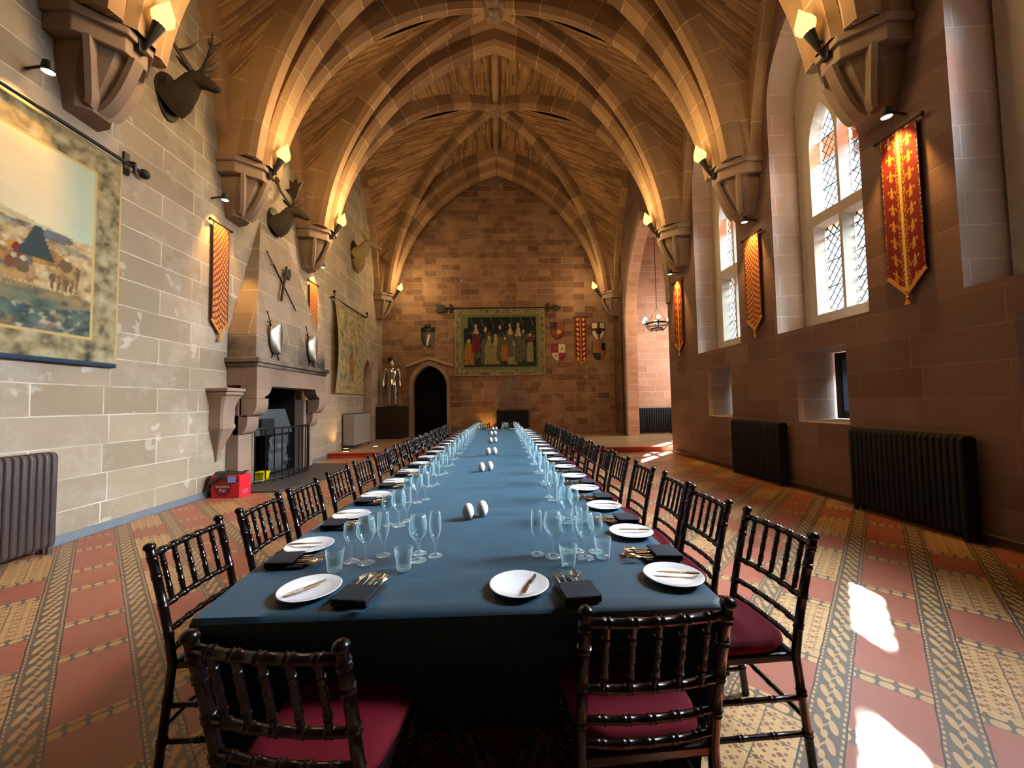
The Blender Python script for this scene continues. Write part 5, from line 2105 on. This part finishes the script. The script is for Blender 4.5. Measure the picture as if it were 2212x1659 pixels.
place_chair(-0.535, 1.265, radians(-9), 'dark chiavari chair at the near table end, on the left')
place_chair(0.405, 1.36, radians(3), 'dark chiavari chair at the near table end, on the right')
jit = random.Random(5)
LY = [1.87, 2.41, 2.90, 3.52, 4.14, 4.72]
RY = [1.765, 2.32, 2.82, 3.40, 4.02, 4.62]
for k in range(NPL):
    yl = LY[k] if k < len(LY) else 4.72 + (k - 5) * (10.42 - 4.72) / (NPL - 6) + jit.uniform(-0.03, 0.03)
    yr = RY[k] if k < len(RY) else 4.62 + (k - 5) * (10.42 - 4.62) / (NPL - 6) + jit.uniform(-0.03, 0.03)
    place_chair(-1.165 + jit.uniform(-0.012, 0.012), yl, -pi / 2 + radians(jit.uniform(-2.5, 2.5)), 'dark chiavari chair %s from the near end along the left table side' % ORD[k])
    place_chair(0.965 + jit.uniform(-0.012, 0.012), yr, pi / 2 + radians(jit.uniform(-2.5, 2.5)), 'dark chiavari chair %s from the near end along the right table side' % ORD[k])
place_chair(-0.52, 10.76, pi, 'dark chiavari chair at the far table end, on the left')
place_chair(0.30, 10.76, pi, 'dark chiavari chair at the far table end, on the right')

# ---------------------------------------------------------------- tableware prototypes (base at the origin)


def single(name, mb, mat, smooth=50, bevel=0):
    o = mb.build(name, M[mat], smooth=smooth, bevel=bevel)
    return o


PLATE = single('side_plate', MB().lathe([(0, 0.004), (0.06, 0.004), (0.068, 0.002), (0.078, 0.006), (0.112, 0.017), (0.115, 0.0195), (0.112, 0.021), (0.080, 0.0125), (0.070, 0.009), (0, 0.0085)], 40), 'china', 40)


def wine(h, rb, bowl, rim, rf=0.036, n=24):
    st = h - bowl
    pr = [(0, 0.0015), (rf, 0.001), (rf + 0.001, 0.0025), (rf * 0.6, 0.005), (0.010, 0.012), (0.0045, 0.025), (0.0038, st * 0.6), (0.0045, st - 0.012), (0.010, st - 0.002)]
    for i in range(1, 11):
        f = i / 10
        if f < 0.5:
            r = 0.010 + (rb - 0.010) * sin(f / 0.5 * pi / 2)
        else:
            r = rb + (rim - rb) * ((f - 0.5) / 0.5) ** 1.6
        pr.append((r, st + bowl * f))
    rr = pr[-1][0]
    pr.append((rr - 0.0012, h + 0.0006))
    pr.append((rr - 0.0022, h - 0.001))
    for i in range(9, 1, -1):
        f = i / 10
        r = 0.010 + (rb - 0.010) * sin(f / 0.5 * pi / 2) if f < 0.5 else rb + (rim - rb) * ((f - 0.5) / 0.5) ** 1.6
        pr.append((max(0.001, r - 0.0022), st + bowl * f + 0.001))
    pr.append((0, st + 0.006))
    return MB().lathe(pr, n)


GL1 = single('wine_glass', wine(0.205, 0.042, 0.118, 0.033, 0.038), 'glass', 60)
GL2 = single('small_wine_glass', wine(0.180, 0.035, 0.098, 0.029, 0.034), 'glass', 60)
GL3 = single('champagne_flute', wine(0.205, 0.028, 0.135, 0.024, 0.033), 'glass', 60)


def tumbler():
    mb = MB()
    n = 24

    def ring(r, z, fac):
        return [V(r * (1 - fac * (0.5 + 0.5 * cos(9 * 2 * pi * k / n * 1.0)) * 0.06) * cos(2 * pi * k / n), r * (1 - fac * (0.5 + 0.5 * cos(9 * 2 * pi * k / n)) * 0.06) * sin(2 * pi * k / n), z) for k in range(n + 1)]
    rows = [ring(0.002, 0.001, 0), ring(0.026, 0.001, 0), ring(0.029, 0.004, 0.5), ring(0.031, 0.02, 1), ring(0.0345, 0.055, 1), ring(0.036, 0.058, 0.2), ring(0.0395, 0.092, 0), ring(0.0385, 0.0935, 0), ring(0.0372, 0.092, 0), ring(0.034, 0.058, 0), ring(0.029, 0.012, 0), ring(0.002, 0.010, 0)]
    return mb.grid(rows, uv=False)


GL4 = single('tumbler', tumbler(), 'glass', 60)


def handle_pts(L):
    return [(0, -L, 0.004), (0, -L * 0.75, 0.004), (0, -L * 0.25, 0.0045), (0, 0, 0.006)]


def fork(sc=1.0):
    mb = MB()
    mb.tube([(0, -0.13, 0.003), (0, -0.08, 0.003), (0, -0.01, 0.004), (0, 0.012, 0.006)], [0.007, 0.005, 0.003, 0.004], 8, flat=0.4)
    mb.hexa([(-0.004, 0.01, 0.004), (0.004, 0.01, 0.004), (0.012, 0.025, 0.006), (-0.012, 0.025, 0.006)], [(-0.004, 0.01, 0.007), (0.004, 0.01, 0.007), (0.012, 0.025, 0.009), (-0.012, 0.025, 0.009)])
    mb.hexa([(-0.012, 0.025, 0.006), (0.012, 0.025, 0.006), (0.012, 0.034, 0.007), (-0.012, 0.034, 0.007)], [(-0.012, 0.025, 0.009), (0.012, 0.025, 0.009), (0.012, 0.034, 0.0095), (-0.012, 0.034, 0.0095)])
    for i in range(4):
        x = -0.0102 + i * 0.0068
        mb.tube([(x, 0.032, 0.008), (x, 0.055, 0.010), (x * 0.95, 0.075, 0.0075)], [0.0019, 0.0018, 0.0010], 6)
    return mb.xf(Matrix.Scale(sc, 4))


def spoon():
    mb = MB()
    mb.tube([(0, -0.13, 0.003), (0, -0.08, 0.003), (0, 0.0, 0.004), (0, 0.015, 0.006)], [0.007, 0.005, 0.003, 0.004], 8, flat=0.4)
    rows = []
    for i in range(9):
        f = i / 8
        y = 0.010 + 0.062 * f
        w = 0.0205 * sqrt(max(0.0, 1 - (2 * f - 1.04) ** 2)) + 0.0006
        rows.append([V(w * (j / 4 - 1), y, 0.010 - 0.007 * sin(pi * f) * (1 - (j / 4 - 1) ** 2)) for j in range(9)])
    mb.grid(rows, uv=False)
    return mb


def knife(L=0.21):
    mb = MB()
    h = L * 0.45
    mb.tube([(0, -L * 0.6, 0.005), (0, -L * 0.4, 0.005), (0, -L * 0.15, 0.005)], [0.006, 0.0075, 0.005], 8, flat=0.6)
    mb.prism([(-0.006, -L * 0.15), (0.006, -L * 0.15), (0.009, 0.0), (0.0095, L * 0.25), (0.005, L * 0.38), (-0.004, L * 0.40), (-0.007, 0.0)], 0.0042, 0.0056, 'xy')
    return mb


FORK = single('dinner_fork', fork(1.0), 'steel', 40)
FORK2 = single('starter_fork', fork(0.90), 'steel', 40)
DFORK = single('dessert_fork', fork(0.84), 'steel', 40)
SPOON = single('soup_spoon', spoon(), 'steel', 60)
md = SPOON.modifiers.new('t', 'SOLIDIFY')
md.thickness = 0.0012
KNIFE = single('table_knife', knife(0.20), 'steel', 40)
BKNIFE = single('butter_knife', knife(0.165), 'steel', 40)
EGGO = single('egg_shaker', MB().lathe([(0, 0), (0.016, 0.0), (0.026, 0.010), (0.0345, 0.028), (0.0365, 0.044), (0.033, 0.065), (0.024, 0.084), (0.012, 0.094), (0, 0.097)], 24), 'egg', 60)

NAPB = MB()
NAPB.box(-0.068, 0.068, -0.115, 0.045, 0.0, 0.011)
NAP = NAPB.build('napkin', M['napkin'], smooth=30, bevel=0.005)
NAPT = MB().box(-0.067, 0.067, -0.117, -0.002, 0.0215, 0.030).build('pocket_fold', M['napkin'], NAP, smooth=30, bevel=0.004)
NAPF = MB().box(-0.067, 0.067, -0.122, -0.108, 0.002, 0.0295).build('front_fold', M['napkin'], NAP, smooth=30, bevel=0.005)
protos = [PLATE, GL1, GL2, GL3, GL4, FORK, FORK2, DFORK, SPOON, KNIFE, BKNIFE, EGGO, NAP]
firsts = set()


def put(proto, x, y, z, rz, label, cat, group, tilt=None):
    if proto.name in firsts:
        o = proto.copy()
        COL.objects.link(o)
        for c in (NAPT, NAPF) if proto is NAP else ():
            d = c.copy()
            COL.objects.link(d)
            d.parent = o
    else:
        firsts.add(proto.name)
        o = proto
    o.location = (x, y, z)
    o.rotation_euler = (tilt[0], tilt[1], rz) if tilt else (0, 0, rz)
    tag(o, label, cat, group)
    return o


pj = random.Random(3)
TT = TZ + 0.0035


def setting(px, py, rz, where, k, spec=None, far=False):
    """local frame: origin at the table edge in front of the diner, +y into the table, +x to the diner's right"""
    c, s = cos(rz), sin(rz)

    def W(x, y):
        return px + c * x - s * y, py + s * x + c * y
    J = lambda a: pj.uniform(-a, a)
    S = dict(plate=(-0.215, 0.145), nap=(0.0, 0.165), tum=(0.05, 0.355), wine=(0.03, 0.435), small=(-0.035, 0.485), flute=(-0.075, 0.54), nr=0, kn=0.0)
    if spec:
        S.update(spec)
    zt = TT + (0.005 if 5.30 < py < 8.2 else 0.001)
    x, y = W(S['plate'][0] + J(0.008), S['plate'][1] + J(0.01))
    put(PLATE, x, y, zt, 0, 'white side plate %s' % where, 'plate', 'side plates on the long table')
    kr = rz + radians(S.get('ka', 0)) + J(0.12)
    # butter knife lies across the plate, both ends over the rim
    kx, ky = x + S.get('kdx', 0.0), y
    put(BKNIFE, kx, ky, zt + 0.0195, kr + S['kn'], 'butter knife across the side plate %s' % where, 'knife', 'butter knives on the side plates')
    nr = rz + S['nr'] + J(0.05)
    x, y = W(*S['nap'])
    x += J(0.006)
    y += J(0.006)
    put(NAP, x, y, zt, nr, 'folded dark napkin pocket %s' % where, 'napkin', 'folded napkins on the long table')
    cn, sn = cos(nr), sin(nr)
    for pr, ox, oy, da, nm, gr in ((FORK, -0.047, 0.050, 3, 'dinner fork', 'dinner forks'), (FORK2, -0.019, 0.070, -4, 'starter fork', 'starter forks'), (KNIFE, 0.007, 0.040, 6, 'table knife', 'table knives'), (SPOON, 0.026, 0.045, -3, 'soup spoon', 'soup spoons'), (DFORK, 0.051, 0.045, -8, 'dessert fork', 'dessert forks')):
        a = nr + radians(da) + J(0.05)
        put(pr, x + cn * ox - sn * oy, y + sn * ox + cn * oy, zt + 0.0115, a, '%s in the napkin pocket %s' % (nm, where), nm.split()[-1], '%s in the napkin pockets' % gr)
    for pr, key, nm, gr in ((GL4, 'tum', 'water tumbler', 'water tumblers'), (GL1, 'wine', 'large wine glass', 'large wine glasses'), (GL2, 'small', 'small wine glass', 'small wine glasses'), (GL3, 'flute', 'champagne flute', 'champagne flutes')):
        x, y = W(S[key][0] + J(0.008), S[key][1] + J(0.008))
        put(pr, x, y, zt, J(3), '%s %s' % (nm, where), 'glass', '%s on the long table' % gr)


setting(-0.555, TY0, 0, 'at the left place of the near table end', 0, dict(plate=(-0.185, 0.16), nap=(0.02, 0.155), tum=(0.125, 0.335), wine=(0.165, 0.44), small=(0.15, 0.52), flute=(0.235, 0.49), kn=radians(-36), nr=radians(-8)))
setting(0.27, TY0, 0, 'at the right place of the near table end', 0, dict(plate=(-0.21, 0.145), nap=(0.0, 0.12), tum=(0.015, 0.315), wine=(-0.03, 0.44), small=(0.025, 0.485), flute=(-0.105, 0.465), kn=radians(-14), kdx=0.045, nr=radians(5)))
for k in range(NPL):
    yl, yr = 1.835 + k * PITCH, 1.795 + k * PITCH
    w = 'at the %s place along the %s table side'
    setting(TX0, yl, -pi / 2, w % (ORD[k], 'left'), k, dict(plate=(-0.19, 0.145), nap=(-0.005, 0.185), tum=(0.085, 0.385), wine=(0.015, 0.505), small=(-0.005, 0.43), flute=(-0.07, 0.545), kn=radians(2)))
    setting(TX1, yr, pi / 2, w % (ORD[k], 'right'), k, dict(plate=(-0.225, 0.12), nap=(0.0, 0.125), tum=(0.0, 0.335), wine=(0.0, 0.425), small=(0.075, 0.365), flute=(0.09, 0.44), kn=radians(-5)))
setting(-0.50, TY1, pi, 'at the left place of the far table end', 0)
setting(0.10, TY1, pi, 'at the right place of the far table end', 0)
for k, (x, y) in enumerate(((-0.168, 2.47), (-0.165, 4.13), (-0.135, 5.42), (-0.145, 7.02), (-0.17, 8.66), (-0.16, 10.2))):
    for s, nm in ((-1, 'left'), (1, 'right')):
        put(EGGO, x + s * 0.0425, y + s * 0.012 + (0.03 if s > 0 and k < 2 else 0), TT + (0.005 if 5.3 < y < 8.2 else 0.001), 0, 'white egg-shaped shaker, %s one of the %s pair down the table' % (nm, ORD[k]), 'shaker', 'egg-shaped shakers down the middle of the table')

# ---------------------------------------------------------------- daylight
w = bpy.data.worlds.new('world')
scene.world = w
w.use_nodes = True
bg = w.node_tree.nodes['Background']
bg.inputs[0].default_value = (0.70, 0.86, 1.0, 1)
bg.inputs[1].default_value = 3.2

sd = bpy.data.lights.new('sun', 'SUN')
sd.energy = 110
sd.color = (1.0, 0.96, 0.88)
sd.angle = radians(0.8)
so = bpy.data.objects.new('sun', sd)
COL.objects.link(so)
so.rotation_euler = V(-0.66, -0.755, -0.82).to_track_quat('-Z', 'Y').to_euler()


def window_light(x, y, z, sy, sz, e, col=(0.72, 0.90, 1.0), aim=(-1, 0, -0.85), spread=84):
    d = bpy.data.lights.new('daylight', 'AREA')
    d.shape = 'RECTANGLE'
    d.size = sy
    d.size_y = sz
    d.energy = e
    d.color = col
    d.spread = radians(spread)
    o = bpy.data.objects.new('daylight', d)
    COL.objects.link(o)
    o.location = (x, y, z)
    o.rotation_euler = V(*aim).to_track_quat('-Z', 'Y').to_euler()
    return o


DAY = 2000
for k, wc in enumerate(WIN):
    window_light(XR + 2.5, wc, 6.1, 2.2, 3.4, DAY * (0.85, 1.0, 1.45)[k])
window_light(8.3, 14.28, 3.7, 2.4, 4.8, 210, (1.0, 0.92, 0.80), (-1, -0.2, -0.4), 120)

scene.view_settings.view_transform = 'Standard'
scene.view_settings.look = 'None'
scene.view_settings.exposure = 0.0
scene.view_settings.gamma = 1.0
scene.view_settings.use_curve_mapping = False
scene.cycles.max_bounces = 8
scene.cycles.diffuse_bounces = 4
scene.cycles.glossy_bounces = 3
scene.cycles.transmission_bounces = 4
scene.cycles.transparent_max_bounces = 24
scene.cycles.caustics_reflective = False
scene.cycles.caustics_refractive = False
scene.cycles.sample_clamp_indirect = 4.0
